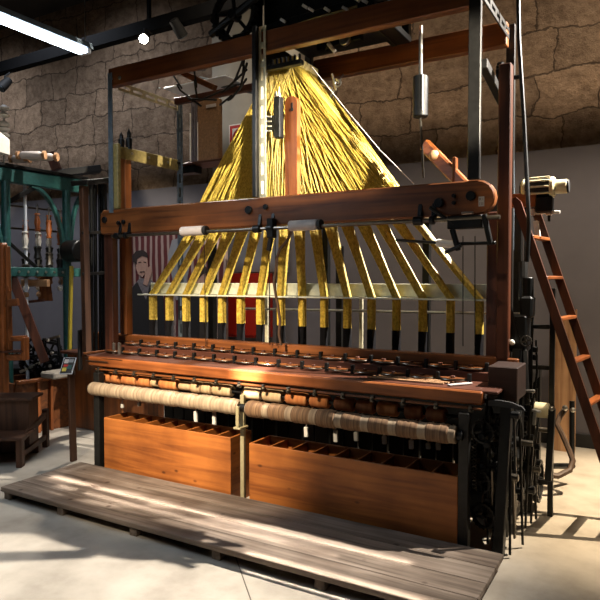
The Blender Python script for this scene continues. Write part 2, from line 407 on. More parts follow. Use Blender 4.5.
# wooden uprights
def vpost(px0, px1, pyt, pyb, yf, dep, name, mat, zb_=None):
    a = PY(px0, pyt, yf); b = PY(px1, pyb, yf)
    return loompart(MB().box((a.x, yf, b.z if zb_ is None else zb_), (b.x, yf+dep, a.z), .006), name, mat)
vpost(118, 126.5, 152, 338, 3.98, .08, 'upright', 'beam_z', czt)
vpost(103.5, 113, 212, 350, 3.79, .07, 'upright', 'dark_z', zt)
vpost(498.5, 508, 64, 356, 4.0, .07, 'upright', 'ladder_z', czt-.04)
vpost(487, 498, 212, 360, 4.1, .06, 'upright', 'dark_z', zt)
mb = MB()
for py in (236, 255, 268, 281, 294, 307, 318): mb.ball(PY(114.8, py, 3.83), .009, 8)
mb.tube([PY(114.8, 230, 3.83), PY(114.8, 326, 3.83)], .002, 5)
loompart(mb, 'bead_string', 'white')
# big front harness beam with rounded ends
BY = 3.74
A = PY(104, 221, BY); B = PY(488, 198, BY)
h = (PY(300, 184.5, BY).z - PY(300, 214.5, BY).z)/2
zc = (A.z+B.z)/2
pts = []
x0, x1 = PY(100, 221, BY).x, PY(495, 198, BY).x
for k in range(9):
    t = PI/2 - PI*k/8; pts.append((x1-h + h*math.cos(t), BY, zc+h*math.sin(t)))
for (dx, dz) in ((.02, -1), (0, -.8), (0, .7), (.04, 1)): pts.append((x0+dx, BY, zc+dz*h))
ins = [Vector(p) for p in pts]; cxm = (x0+x1)/2
fr = [Vector((p.x+(.008 if p.x < cxm else -.008)*(1 if abs(p.z-zc) < h*.98 else .2), BY-.0, zc+(p.z-zc)*(1-.009/h))) for p in ins]
bk_ = [Vector((p.x, BY+.009, p.z)) for p in ins]; nn_ = len(ins)
mb = MB(); mb.add(fr+bk_+[p+Vector((0, .061, 0)) for p in bk_], [tuple(range(nn_)), tuple(range(3*nn_-1, 2*nn_-1, -1))]+[(i, (i+1) % nn_, nn_+(i+1) % nn_, nn_+i) for i in range(nn_)]+[(nn_+i, nn_+(i+1) % nn_, 2*nn_+(i+1) % nn_, 2*nn_+i) for i in range(nn_)])
hb = loompart(mb, 'harness_beam', 'beam_x')
for (px, py, r) in ((105, 220, .028), (119, 223, .018), (124, 222, .018), (249, 210, .03), (266, 207, .02), (439, 203, .03), (471, 196, .03), (454, 196, .012), (454, 203, .012)):
    c = PY(px, py, BY); loompart(MB().cyl(c-Yv*.018, c+Yv*.004, r, 12), 'bolt', 'black', None, hb)
c = PY(481.5, 201.5, BY)
tg = loompart(MB().box(c-Vector((.017, .003, .029)), c+Vector((.017, .001, .029)), .001), 'number_tag', 'paper', 'small white tag with dark marks', hb)
# small dark marks on the tag: two rows of strokes
mb = MB(); y0 = c.y-.0042
for q in (((-.010, .022), (-.010, .006)), ((-.010, .014), (.002, .022)), ((-.010, .014), (.002, .006)), ((.009, .022), (.009, .006)), ((-.009, -.004), (-.009, -.022)), ((.000, -.004), (.000, -.022)), ((.009, -.004), (.009, -.022))):
    mb.bar((c.x+q[0][0], y0, c.z+q[0][1]), (c.x+q[1][0], y0, c.z+q[1][1]), .0016, .0035, up=(0, 1, 0), bev=0)
loompart(mb, 'marking', 'rubber', None, hb)
# rod under the harness beam with collars
ry = 3.70
ra, rb = PY(110, 243, ry), PY(546, 214, ry)
zr = (PY(200, 231, ry).z+PY(400, 223, ry).z)/2
loompart(MB().tube([(PY(112, 240, ry).x, ry, zr), (PY(500, 219, ry).x, ry, zr)], .013, 10), 'harness_rod', 'oil')
for px, w in ((117, .05), (126, .03), (257, .06), (270, .05), (418, .06), (432, .03)):
    x = PY(px, 228, ry).x; loompart(MB().cyl((x-w/2, ry, zr), (x+w/2, ry, zr), .028, 14).bar((x, ry+.03, zr), (x, ry+.06, zr+.13), .03, .03), 'rod_collar', 'black')
x = PY(271, 228, ry).x
loompart(MB().box((x-.028, ry-.02, zr-.07), (x+.028, ry+.035, zr+.07), .006).bar((x, ry, zr-.05), (x-.02, ry, zr-.16), .035, .02), 'center_hanger', 'black')
# black brackets under the right end of the beam
x = PY(462, 225, ry).x
mb = MB().box((x-.09, ry-.01, zr-.06), (x+.12, ry+.05, zr+.02), .006).bar((x-.06, ry, zr-.06), (x-.02, ry, zr-.19), .03, .03).bar((x-.02, ry, zr-.15), (x+.2, ry, zr-.15), .02, .02)
mb.bar((x+.13, ry, zr+.02), (x+.17, ry, zr-.16), .03, .03).tube([(x-.2, ry, zr+.08), (x-.05, ry, zr-.03)], .012, 8).tube([(x+.0, ry-.01, zr-.16), (x-.1, ry-.01, zr-.2)], .012, 8)
loompart(mb, 'hanger_bracket', 'black')
loompart(MB().box((x+.0, ry-.02, zr+.025), (x+.07, ry+.01, zr+.04), .003), 'bracket_plate', 'steel')
loompart(MB().cyl(PY(437, 243, 3.9), PY(455, 244.5, 3.9), .026, 14), 'white_sleeve', 'white', 'short white sleeve on a dark rod')
loompart(MB().tube([PY(396, 240, 3.9), PY(440, 243, 3.9)], .01, 8), 'support_rod', 'black')
# comber board rail and rods
CY = 4.2
ra, rb = PY(146, 290, CY), PY(499, 290, CY)
zrail = PY(300, 296, CY).z
loompart(MB().box((ra.x, CY+.06, zrail+.0), (rb.x, CY+.085, PY(300, 283.5, CY).z), .003), 'comber_board', 'greyrail')
loompart(MB().box((ra.x-.05, CY-.065, zrail-.014), (rb.x, CY+.062, zrail-.002), .003), 'comber_shelf', 'greyrail')
loompart(MB().tube([PY(240, 308.5, 4.5), PY(520, 314, 4.5)], .011, 8), 'cross_rod', 'steel')
for px, pt, pb in ((325, 232, 352), (426, 215, 352)):
    a = PY(px, pt, 4.75); b = PY(px, pb, 4.75)
    loompart(MB().box((a.x-.03, 4.75, b.z-.2), (a.x+.03, 4.8, 2.2), .004), 'rear_upright', 'black')
for px in (361, 266):
    a = PY(px, 240, 4.6); loompart(MB().box((a.x-.016, 4.6, .95), (a.x+.016, 4.62, PY(px, 296, 4.6).z), .003), 'guide_bar', 'slot')
loompart(MB().box((xl, 4.93, 2.1), (xr, 4.99, 2.2), .004), 'rear_rail', 'iron')
loompart(MB().box((xl, 4.93, .85), (xr, 4.99, .95), .004), 'rear_rail', 'iron')
loompart(MB().box((xl+.03, 4.5, .25), (xr, 4.56, .42), .004), 'lower_rail', 'black')
loompart(MB().box((xl+.03, 4.1, .62), (xr, 4.14, .78), .004), 'lower_rail', 'black')
for i in range(24):  # invented black bars, set close together to keep the space behind the crates dark
    x = xl+.12+i*(xr-xl-.2)/23
    loompart(MB().box((x-.055-.01*(i % 2), 4.2, .0), (x+.05, 4.24, .8), .004), 'dark_filler_bar', 'black')
for px in (204, 275, 463, 475):
    loompart(MB().tube([PY(px, 236, 3.9), PY(px+(2 if px < 300 else 0), 346, 3.98)], .0035, 5), 'pull_wire', 'black')
loompart(MB().tube([PY(269, 236, 3.72), PY(270, 345, 3.97)], .004, 5), 'pull_wire', 'black')
# snaking leather strap
sp = [(291, 226), (291, 233), (287, 241), (280, 249), (277, 258), (276, 270), (274, 283), (276, 296), (278, 306), (280, 320), (279, 334), (281, 345)]
loompart(MB().tube([PY(a, b, 3.72+.2*i/11) for i, (a, b) in enumerate(sp)], .011, 8), 'strap', 'leather')
# --- gantry
TY = 3.75
ta = PY(108, 77, TY).x; tb = PY(474, 0, TY).x
tz1, tz0 = PY(250, 34, TY).z, PY(250, 55, TY).z
loompart(MB().box((ta, TY, tz0), (tb, TY+.07, tz1), .006), 'gantry_beam', 'beam_x')
o = loompart(MB().cyl(PY(120, 78, TY)-Yv*.012, PY(120, 78, TY), .016, 10).cyl(PY(112, 79, TY)-Yv*.012, PY(112, 79, TY), .012, 10), 'bolt', 'steel')
def chan(p, q, w, d, name, mat, out=Vector((0, -1, 0)), slots=True):
    mb = MB(); p = Vector(p); q = Vector(q); dr = (q-p).normalized(); L_ = (q-p).length; sd = dr.cross(out).normalized()
    # slotted angle: webs with openings between them
    n = max(2, int(L_/.13))
    if slots:
        for sgn in (-1, 1): mb.bar(p+sd*(sgn*w*.33), q+sd*(sgn*w*.33), w*.34, .006, up=out, bev=.001)
        for i in range(n+1):
            c = p.lerp(q, i/n); a = max(0, i/n*L_-.022); b = min(L_, i/n*L_+.022)
            mb.bar(p+dr*a, p+dr*b, w*.4, .006, up=out, bev=.001)
    else: mb.bar(p, q, w, .006, up=out, bev=.001)
    mb.bar(p-sd*(w/2)-out*(d/2), q-sd*(w/2)-out*(d/2), d, .006, up=sd, bev=.001)
    return mb
lx = PY(112, 80, TY).x
loompart(chan((lx-.012, TY+.0-.012, zc+h-.03), (lx-.012, TY-.012, PY(112, 73, TY).z), .05, .05, 'post', 'bluesteel', slots=False), 'steel_post', 'bluesteel')
mx_ = PY(262, 100, TY).x
loompart(chan((mx_+.012, TY-.012, zc+h), (mx_+.012, TY-.012, PY(262, 27, TY).z), .062, .06, 'post', 'slot'), 'steel_post', 'slot', 'bright slotted steel post at the middle of the gantry')
loompart(MB().box((mx_-.055, TY-.05, zc+h), (mx_-.02, TY-.008, PY(262, 27, TY).z), .003), 'post_flange', 'iron')
rx = PY(475.5, 80, TY).x
loompart(MB().box((rx-.037, TY-.03, zc+h), (rx+.037, TY+.0, PY(475, -30, TY).z), .004), 'steel_post', 'iron')
# depth rails and rear posts
GB = 5.05
zl = tz0+.02
def depth_rail(x, z, ya, yb, w, mat, name='side_rail'):
    loompart(chan((x, ya, z), (x, yb, z), w, .05, 'r', mat, out=Vector((1, 0, 0))), name, mat)
pl_ = PX(178, 103, lx)
GB = pl_.y
loompart(chan((lx, TY+.07, zl-.0), (lx, GB, zl), .075, .05, 'r', 'slot', out=Vector((1, 0, 0))), 'side_rail', 'slot')
loompart(chan((rx+.02, TY+.0, tz0+.1), (rx+.02, GB, tz0+.1), .08, .05, 'r', 'iron', out=Vector((1, 0, 0))), 'side_rail', 'iron')
loompart(MB().bar((rx+.02, TY+.1, tz0-.32), (rx+.02, GB, tz0-.46), .05, .06), 'side_brace', 'iron')
c = Vector((rx+.02, 4.35, tz0-.28))
loompart(MB().gear(c, (1, 0, 0), .11, .03, 20, 5).tube([c-X*.06, c+X*.12], .015, 10), 'pulley_wheel', 'black')
loompart(chan((lx+.02, GB, .0), (lx+.02, GB, zl+.04), .07, .05, 'p', 'bluesteel'), 'steel_post', 'bluesteel')
loompart(MB().box((rx, GB, .0), (rx+.06, GB+.04, zl+.15), .003), 'steel_post', 'iron')
# rear timber
ya = GB-.08
RZ1, RZ0 = PY(440, 34.5, ya).z, PY(440, 57, ya).z
loompart(MB().box((PY(313, 76, ya).x, ya, RZ0), (rx+.02, ya+.07, RZ1), .005), 'gantry_beam', 'beam_x')
loompart(MB().box((lx+.02, ya-.0, RZ0+.02), (PY(300, 80, ya).x, ya+.05, RZ0+.08), .005), 'gantry_beam', 'dark_x')
# olive cast bracket at the left
bz = PX(118, 152, lx).z
mb = MB().bar((lx+.0, TY+.07, bz+.005), (lx+.0, GB-.01, bz+.005), .02, .105).box((lx+.014, TY-.014, zc+h), (lx+.07, TY+.03, bz+.0575), .008)
loompart(mb, 'side_bracket', 'olive')
for q in (.25, .5, .8): 
    c = Vector((lx+.011, TY+(GB-TY)*q, bz+.01)); loompart(MB().cyl(c, c+X*.012, .012, 10), 'bolt', 'steel')
for px, hh in ((121.5, .13), (129, .18)):
    c = PX(px, 143, lx+.0); c.z = bz+.048
    loompart(MB().lathe(c, c+Z*hh, [(0, .025), (.5, .03), (.55, .018), (.8, .018), (.85, .012), (1, .003)], 12), 'insulator', 'black')
# wooden post and clamp on the middle of the beam
wy = 3.9
a = PY(285, 193, wy); b = PY(297, 95, wy); mid = (a.x+b.x)/2; hw = (b.x-a.x)/2
pts = [(mid-hw, 0), (mid+hw, 0)]; 
zz = zc; top = PY(290, 96, wy).z
pts = [(mid-hw, wy, zc), (mid+hw, wy, zc)] + [(mid+hw*math.cos(t), wy, top-hw+hw*math.sin(t)) for t in [PI*k/8 for k in range(9)]]
wp = loompart(MB().prism(pts, (0, .05, 0)), 'lever_post', 'orange_z')
loompart(MB().cyl((mid+.01, wy-.006, top-.1), (mid+.01, wy+.004, top-.1), .013, 10).box((mid+.004, wy-.003, top-.09), (mid+.016, wy+.002, top-.05), .001), 'slot_plate', 'rubber', None, wp)
a = PY(279, 115, 3.85)
mb = MB().box(a-Vector((.03, .03, .17)), a+Vector((.025, .03, .13)), .006).box(a-Vector((.09, .02, .11)), a+Vector((0, .02, .0)), .005)
loompart(mb, 'solenoid_clamp', 'black')
for k in range(4): loompart(MB().bar(a+Vector((-.12, -.02, .0-.035*k)), a+Vector((-.05, -.02, -.01-.035*k)), .012, .012, bev=.002), 'cooling_fin', 'steel')
loompart(MB().tube([a+Vector((-.02, -.01, .12)), a+Vector((-.02, -.01, .17))], .009, 8).tube([a+Vector((.008, -.01, .12)), a+Vector((.008, -.01, .2))], [.009, .003], 8), 'clamp_screw', 'steel')
# --- right hand side frame with its gearing
sx = -.80
mb = MB()
mb.bar((sx+.02, 3.60, 0), (sx+.05, 3.66, .88), .06, .08).bar((sx, 4.95, 0), (sx, 4.95, .95), .06, .08)
mb.bar((sx, 3.62, .86), (sx, 4.98, .90), .05, .07).bar((sx, 3.64, .10), (sx, 4.98, .10), .05, .07).bar((sx, 3.65, .45), (sx, 4.95, .5), .05, .06)
mb.bar((sx, 3.66, .15), (sx, 4.4, .85), .05, .05).bar((sx, 4.25, .1), (sx, 4.3, .88), .05, .07)
loompart(mb, 'side_frame', 'black')
mb = MB().bar((xl-.0, 3.56, .86), (xl, 4.95, .9), .05, .07).bar((xl, 3.56, .12), (xl, 4.95, .12), .05, .06)
loompart(mb, 'side_frame', 'black')
for (yy, zz, r, t, xx) in ((3.85, .62, .16, 30, sx+.06), (4.15, .38, .2, 36, sx+.05), (3.95, .22, .12, 22, sx-.07), (4.55, .55, .22, 40, sx+.02), (4.5, .2, .14, 26, sx+.09), (3.9, .45, .11, 20, sx-.12)):
    loompart(MB().gear((xx, yy, zz), (1, 0, 0), r, .035, t, 5), 'gear_wheel', 'iron')
for (yy, zz) in ((3.85, .62), (4.15, .38), (4.55, .55), (4.5, .2)):
    loompart(MB().tube([(sx-.25, yy, zz), (sx+.16, yy, zz)], .018, 10), 'shaft', 'oil')
for i in range(36):
    y1 = 3.58+R.random()*1.1; z1 = .12+R.random()*.75; y2 = y1+R.uniform(-.15, .15); z2 = max(.06, min(.95, z1+R.choice((-1, 1))*R.uniform(.18, .4))); xx = sx+R.uniform(-.14, .12)
    loompart(MB().bar((xx, y1, z1), (xx+.01, y2, z2), .012, .03, up=(0, 1, 0), bev=.003).cyl((xx-.015, y1, z1), (xx+.03, y1, z1), .022, 10), 'lever', 'oil' if i % 3 == 0 else 'black')
for i in range(9):
    y1 = 3.56+.1*i; zA = .2+R.random()*.25; xx = sx+R.uniform(-.16, -.05)
    pts = [(xx+.012*math.cos(k*1.2), y1+.012*math.sin(k*1.2), zA+.004*k) for k in range(70)]
    loompart(MB().tube(pts, .0025, 4), 'coil_spring', 'oil')
for i in range(14):
    xx = sx+R.uniform(-.1, .15); y1 = 3.62+.09*i; loompart(MB().tube([(xx, y1, .02), (xx+R.uniform(-.02, .02), y1+R.uniform(-.08, .08), .8)], .008, 6), 'push_rod', 'iron')
# curved guard at the right front
pts = [PY(488, 400, 3.56), PY(500, 400.5, 3.56), PY(512, 403, 3.56), PY(522, 407, 3.56), PY(525, 411, 3.56), PY(512, 409, 3.56), PY(500, 406.5, 3.56), PY(488, 406, 3.56)]
loompart(MB().prism(pts, (0, .02, 0)), 'guard_cover', 'rubber')
q1 = PY(488, 366, 3.72); q2 = PY(517, 402, 3.72)
loompart(MB().box((q1.x, 3.72, q2.z), (q2.x, 3.99, q1.z-.0), .005), 'end_box', 'deep_x')
for k in range(22):
    x1 = xr+.05+R.random()*.15; z1 = .15+R.random()*.6; yy = 3.6+R.random()*.3
    mm = ('black', 'oil', 'iron', 'black')[k % 4]
    if k % 3: loompart(MB().bar((x1, yy, z1), (x1+R.uniform(-.06, .06), yy+.02, z1+R.uniform(.08, .24)), .014, .02).cyl((x1, yy-.02, z1), (x1, yy+.02, z1), .02, 10), 'lever', mm)
    else: loompart(MB().gear((x1, yy, z1), (.25, 1, 0), R.uniform(.04, .075), .025, 18, 4), 'gear_wheel', 'iron')
loompart(MB().box((xr+.03, 3.95, .02), (sx-.03, 3.98, .86), .004), 'inner_plate', 'rubber')
# upper gear box on the right of the cap
a = PY(520, 330, 4.15)
mb = MB().box((a.x-.09, 4.1, a.z-.14), (a.x+.05, 4.26, a.z+.1), .012).box((a.x-.0, 4.12, a.z+.08), (a.x+.08, 4.24, a.z+.22), .014)
mb.cyl((a.x+.04, 4.18, a.z+.18), (a.x+.04, 4.18, a.z+.34), .035, 12)
loompart(mb, 'gear_box', 'black')
loompart(MB().ball(PY(512, 342.5, 4.05), .019, 10), 'lever_knob', 'white', 'small white ball knob')
loompart(MB().gear(PY(526, 341, 4.08), (0, 1, 0), .035, .02, 12, 4), 'gear_wheel', 'oil')
loompart(MB().bar(PY(509, 305, 4.1), PY(520, 350, 4.1), .015, .03), 'lever', 'black')
loompart(MB().bar(PY(518, 350, 4.1), PY(513, 408, 4.0), .05, .08), 'lever', 'black')
loompart(MB().bar(PY(524, 350, 4.12), PY(527, 405, 4.05), .03, .04), 'lever', 'iron')
loompart(MB().tube([PY(536, 340, 4.2), PY(537, 372, 4.2), PY(533, 402, 4.2), PY(528, 420, 4.2)], .007, 6), 'cable', 'black')
for py in (349, 357): loompart(MB().cyl(PY(535, py, 4.2)-Z*.02, PY(535, py, 4.2)+Z*.015, .018, 10), 'rod_nut', 'black')
loompart(MB().tube([PY(527, 190, 4.45), PY(526, 262, 4.3), PY(525, 300, 4.25)], .014, 8), 'drive_rod', 'black')
loompart(MB().tube([PY(523, 262, 4.25), PY(523, 300, 4.2)], .03, 10), 'drive_tube', 'iron')
for (p1, p2, nm) in (((520, 391), (535, 391), 'steel'), ((523, 394), (530, 402), 'oil'), ((532, 410), (541, 412), 'steel'), ((535, 412), (534, 425), 'steel')):
    loompart(MB().bar(PY(*p1, 4.05), PY(*p2, 4.05), .02, .018), 'linkage', nm)
c = PY(541, 410, 4.2)
loompart(MB().cyl(c-X*.04, c+X*.05, .05, 16), 'brake_drum', 'cream')
loompart(MB().bar(c+Vector((.07, -.02, .02)), c+Vector((.05, 0, -.45)), .04, .05), 'lever', 'black')
loompart(MB().ball(c+Vector((.07, -.03, .02)), .02, 10), 'lever_knob', 'steel')
# floor stirrup behind the stand, strap loop
loompart(MB().tube([PD(566, 408, 4.75), PD(560, 416, 4.72), PD(557, 424, 4.7), PD(563, 436, 4.66), PD(569, 450, 4.6), PD(573, 461, 4.56), PD(570, 470, 4.52), PD(558, 476, 4.5), PD(540, 474, 4.5)], .022, 8), 'belt', 'leather')
loompart(MB().tube([PD(572, 401, 4.8), PD(572, 466, 4.75)], .02, 8).tube([PD(552, 466, 4.6), PD(573, 466, 4.75)], .022, 8), 'belt_post', 'black')
loompart(MB().ball(PD(565, 408, 4.7), .022, 10).ball(PD(573, 410, 4.72), .02, 10), 'belt_pin', 'steel')
# wooden diagonal lever above the beam on the right
pa, pb = PY(424, 144, 4.1), PY(468, 190, 4.0)
loompart(MB().bar(pa, pb, .05, .085, up=(0, 0, 1), bev=.012), 'treadle_lever', 'orange_x')
c = pa.lerp(pb, .27); loompart(MB().ball(c-Yv*.03, .035, 12), 'lever_pad', 'pale_x')
loompart(MB().box((PY(452, 160, 4.0).x, 4.0, zc), (PY(456, 160, 4.0).x, 4.05, PY(453, 157, 4.0).z), .004), 'lever_guide', 'orange_z')
# hanging rod with dark weight
dw = 4.3
q = PY(422, 20, 3.9)
wd = thing('damper_weight', PY(422, 150, 3.88), 'dark weight on a bright steel rod hanging from the gantry at the right', 'weight')
MB().tube([Vector((q.x, 3.88, tz0)), Vector((q.x, 3.88, PY(422, 76, 3.88).z))], .013, 10).build('rod', 'steel', wd)
MB().cyl((q.x, 3.88, PY(422, 117, 3.88).z), (q.x, 3.88, PY(422, 76, 3.88).z), .05, 18, .006).build('weight_body', 'black', wd)
MB().box((q.x+.02, 3.83, PY(422, 112, 3.88).z), (q.x+.034, 3.84, PY(422, 77, 3.88).z), .002).build('strip', 'steel', wd)
MB().tube([Vector((q.x, 3.88, PY(422, 117, 3.88).z)), Vector((q.x, 3.95, PY(422, 176, 3.88).z))], .008, 8).build('lower_rod', 'oil', wd)
# ------------------------------------------------------------------ jacquard head on top of the gantry
jz = tz1
jh = thing('jacquard_head', (-2.4, 4.2, jz), 'black iron pattern machine on top of the gantry above the yellow cords', 'machine')
jx0, jx1 = PY(258, 20, 4.0).x, PY(372, 10, 4.0).x
mb = MB()
for x in (jx0+.03, jx1-.03):
    for y in (3.95, 4.75): mb.box((x-.03, y-.03, jz-.02), (x+.03, y+.03, jz+1.1), .005)
for z in (jz+.03, jz+1.05): 
    for y in (3.95, 4.75): mb.box((jx0, y-.025, z-.04), (jx1, y+.025, z+.04), .004)
    for x in (jx0+.03, jx1-.03): mb.box((x-.02, 3.95, z-.035), (x+.02, 4.75, z+.035), .004)
for y in (3.85, 4.83): pass
mb.box((jx0-.1, 3.8, jz+.001), (jx0+.02, ya+.02, jz+.05), .004).box((jx1-.02, 3.8, jz+.001), (jx1+.1, ya+.02, jz+.05), .004)
mb.build('machine_frame', 'black', jh)
MB().box((jx0+.05, 4.0, jz+.12), (jx1-.05, 4.7, jz+.95), .01).build('hook_box', 'iron', jh)
MB().gear((jx0-.12, 3.86, jz+.22), (0, 1, 0), .2, .05, 30, 5).build('drive_wheel', 'black', jh)
MB().gear((jx1+.1, 3.9, jz+.18), (0, 1, 0), .13, .04, 22, 5).build('drive_wheel', 'black', jh)
MB().tube([(jx0-.35, 3.86, jz+.12), (jx0+.1, 3.84, jz+.30)], .03, 8).build('crank_arm', 'black', jh)
MB().tube([(jx0-.35, 3.88, jz+.24), (jx0-.1, 3.86, jz-.02)], .022, 8).build('crank_arm', 'black', jh)
MB().tube([(jx0-.2, 3.9, jz+.45), (jx1+.5, 3.9, jz+.1)], .02, 8).build('shaft', 'oil', jh)
MB().bar((jx0+.1, 3.84, jz+.04), (jx1+.3, 3.84, jz+.09), .05, .05).build('shaft_guard', 'black', jh)
for px, py in ((305, 7), (311, 10), (327, 10), (345, 9), (365, 2), (357, 0), (283, 21)):  # white colour stands in for glints on the black machine
    c = PY(px, py, 3.8); MB().bar(c+Vector((-.02, 0, .018)), c+Vector((.02, 0, -.012)), .018, .02, bev=.003).build('linkage_pin', 'white', jh)
# needle board below
nb0, nb1 = PY(263, 60, 3.95).x, PY(299, 60, 3.95).x
nz1, nz0 = tz0+.02, PY(280, 64, 3.95).z
mb = MB()
for i in range(9):
    x = nb0+(nb1-nb0)*i/8; mb.box((x-.007, 3.95, nz0), (x+.007, 3.97, nz1), .002)
mb.box((nb0-.02, 3.94, nz0-.03), (nb1+.02, 3.99, nz0+.005), .003).box((nb0-.02, 3.99, nz0+.0), (nb0, 4.5, jz), .002)
mb.build('needle_board', 'black', jh)
# small pulleys and pins right of the board
for px, py, r in ((345, 40, .045), (326, 47, .03)):
    c = PY(px, py, 4.35); MB().cyl(c-Yv*.02, c+Yv*.02, r, 16).build('pulley', 'steel' if r > .04 else 'black', jh)
MB().bar(PY(318, 46, 4.4), PY(362, 34, 4.4), .06, .09).build('pulley_bar', 'black', jh)
MB().bar(PY(328, 43, 4.3), PY(335, 52, 4.3), .02, .03).build('linkage_pin', 'white', jh)  # white bit painted as a glint beside the pulleys
MB().box(PY(403, 41, 4.8), PY(406, 20, 4.85), .003).build('strip', 'steel', jh)
MB().bar(PY(391, 42, 4.8), PY(396, 20, 4.8), .05, .04).build('stay', 'bluesteel', jh)
# ------------------------------------------------------------------ yellow harness: sixteen bundles
c0, c1 = PY(153, 296, CY).x, PY(479.5, 296, CY).x
apx0, apx1 = PY(267, 70, 4.06).x, PY(320, 70, 4.42).x

AY0, AY1 = 4.06, 4.42
az = PY(300, 69, 4.2).z; azt = tz0+.06
dropz = PY(300, 326, CY).z; botz = czb-.02
NS = 288
GRP = 'yellow harness cord bundles'
def strands(lst, r, name, mat, parent):
    mb = MB()
    for pts in lst: mb.tube(pts, r, 3, cap=False)
    return mb.build(name, mat, parent, angle=75)
for i in range(16):
    cx = c0+(c1-c0)*i/15
    near = ['at the far left end of the comber board', '', '', '', '', '', '', 'just left of the snaking brown strap', 'just right of the snaking brown strap', '', '', '', '', '', '', 'at the far right end of the comber board, spreading widest'][i]
    lab = 'yellow harness cord bundle ' + (near if near else ORD[i]+' from the left end of the comber board')
    b = thing('harness_cord_bundle', (cx, CY, botz), lab, 'cord bundle', GRP)
    up = []; lo = []; bl = []
    for k in range(NS):
        u = (k % 16 + R.random())/16; w = (k//16 + R.random())/18
        a = Vector((apx0+.02+(apx1-apx0-.04)*u + .0*w, AY0+(AY1-AY0)*w, az))
        sx_ = cx+(u-.5)*.04; sy_ = CY-.03+.06*w; e = Vector((sx_, sy_, zrail)); ac = Vector(((apx0+apx1)/2, (AY0+AY1)/2, az)); sc_ = Vector((cx, CY, zrail))
        pts = [Vector((a.x, a.y, azt)), a]
        j = Vector((R.uniform(-.1, .1), R.gauss(0, .03), 0))
        for t, g in ((.15, .85), (.3, .72), (.42, .6), (.53, .46), (.62, .24), (.7, .11), (.8, .05), (.9, .02)):
            q_ = ac.lerp(sc_, t)+(a-ac)*g+(e-sc_)*(t if t > .6 else t*.9); pts.append(q_+j*(t*(1-t)**1.6)+Vector((R.gauss(0, .0022), R.gauss(0, .0022), 0)))
        pts.append(e); up.append(pts)
        x2 = cx+(u-.5)*.042
        lo.append([e, Vector((x2, sy_, zrail-.03)), Vector((x2+R.gauss(0, .001), sy_, dropz+R.gauss(0, .002)))])
        if k % 2 == 0: bl.append([Vector((x2, sy_, dropz)), Vector((x2, sy_, botz))])
    strands(up, .0038, 'upper_cord_fan', 'yarn', b)['kind'] = 'stuff'
    strands(lo, .0034, 'lower_cord_drop', 'yarn', b)['kind'] = 'stuff'
    q_ = strands(bl, .005, 'heddle_drop', 'blackyarn', b); q_['kind'] = 'stuff'; q_['label'] = 'black heddle wires below the yellow cords'
tag(MB().tube([PY(312, 67, 4.0), PY(344, 107, 4.0), PY(380, 150, 4.0), PY(414, 184, 3.95)], .0032, 6).build('guy_cord', 'white'), 'thin white cord running down the right edge of the yellow cone', 'cord')
mb = MB()
for (a, b_) in (((332, 74), (336, 90)), ((336, 79), (340, 82)), ((322, 84), (332, 88)), ((334, 90), (330, 97))): mb.tube([PY(*a, 4.2), PY(*b_, 4.2)], .008, 6)
c = PY(338, 83, 4.2); mb.ring(c, (0, 1, 0), .025, .005, 14, 5); mb.bar(PY(322, 80, 4.25), PY(334, 92, 4.25), .02, .02); mb.tube([c, PY(345, 72, 4.6), Vector((PY(345, 72, ya).x, ya+.01, RZ0+.01))], .006, 6)
tag(mb.build('cord_clamp', 'steel'), 'small steel clamp with a wire loop beside the tip of the yellow cone', 'clamp')
# ------------------------------------------------------------------ shuttles
def shuttle(c, label):
    t = thing('ribbon_shuttle', c, label, 'shuttle', 'curved shuttles on the loom table')
    pts = []; n = 9; wd_ = .084
    for k in range(n): u = -1+2*k/(n-1); pts.append(Vector((u*wd_, -.055*math.sqrt(max(0, 1-u*u*.96)), 0)))
    for k in range(n): u = 1-2*k/(n-1); pts.append(Vector((u*wd_, .018*(1-u*u), 0)))
    MB().prism([p+Vector(c)+Vector((0, 0, .012)) for p in pts], (0, 0, .016)).build('shuttle_body', 'beam_x', t); sbod = LAST[0]
    arc = [Vector(c)+Vector((-wd_+2*wd_*k/10, -.06*math.sqrt(max(0, 1-(-1+k/5)**2*.96))-.004, .02)) for k in range(11)]
    MB().tube(arc, .0045, 6).build('metal_rim', 'oil', sbod)
    MB().cyl(Vector(c)+Vector((0, -.015, .028)), Vector(c)+Vector((0, -.015, .04)), .016, 12).build('bobbin', 'dark_z', sbod)
    MB().box(Vector(c)+Vector((wd_+.004, -.02, 0)), Vector(c)+Vector((wd_+.026, .012, .058)), .003).build('shuttle_holder', 'black', t)
    return t
s0 = None
for row, (yy, z_) in enumerate(((3.93, zt+.06), (3.78, zt+.004))):
    loompart(MB().box((ca, yy-.05, zt+.004), (cb-.1, yy+.045, z_+.0), .003), 'shuttle_race', 'dark_x') if row == 0 else None
    for i in range(16):
        cx = c0+(c1-c0)*i/15+.02-(.07 if row else 0)
        lab = 'half-moon wooden shuttle with metal rim, %s from the left in the %s row' % (ORD[i], 'back' if row == 0 else 'front')
        if s0 is None: s0 = shuttle((cx, yy, z_), lab); b0 = Vector((cx, yy, z_))
        else: dup(s0, Vector((cx, yy, z_))-b0, lab)
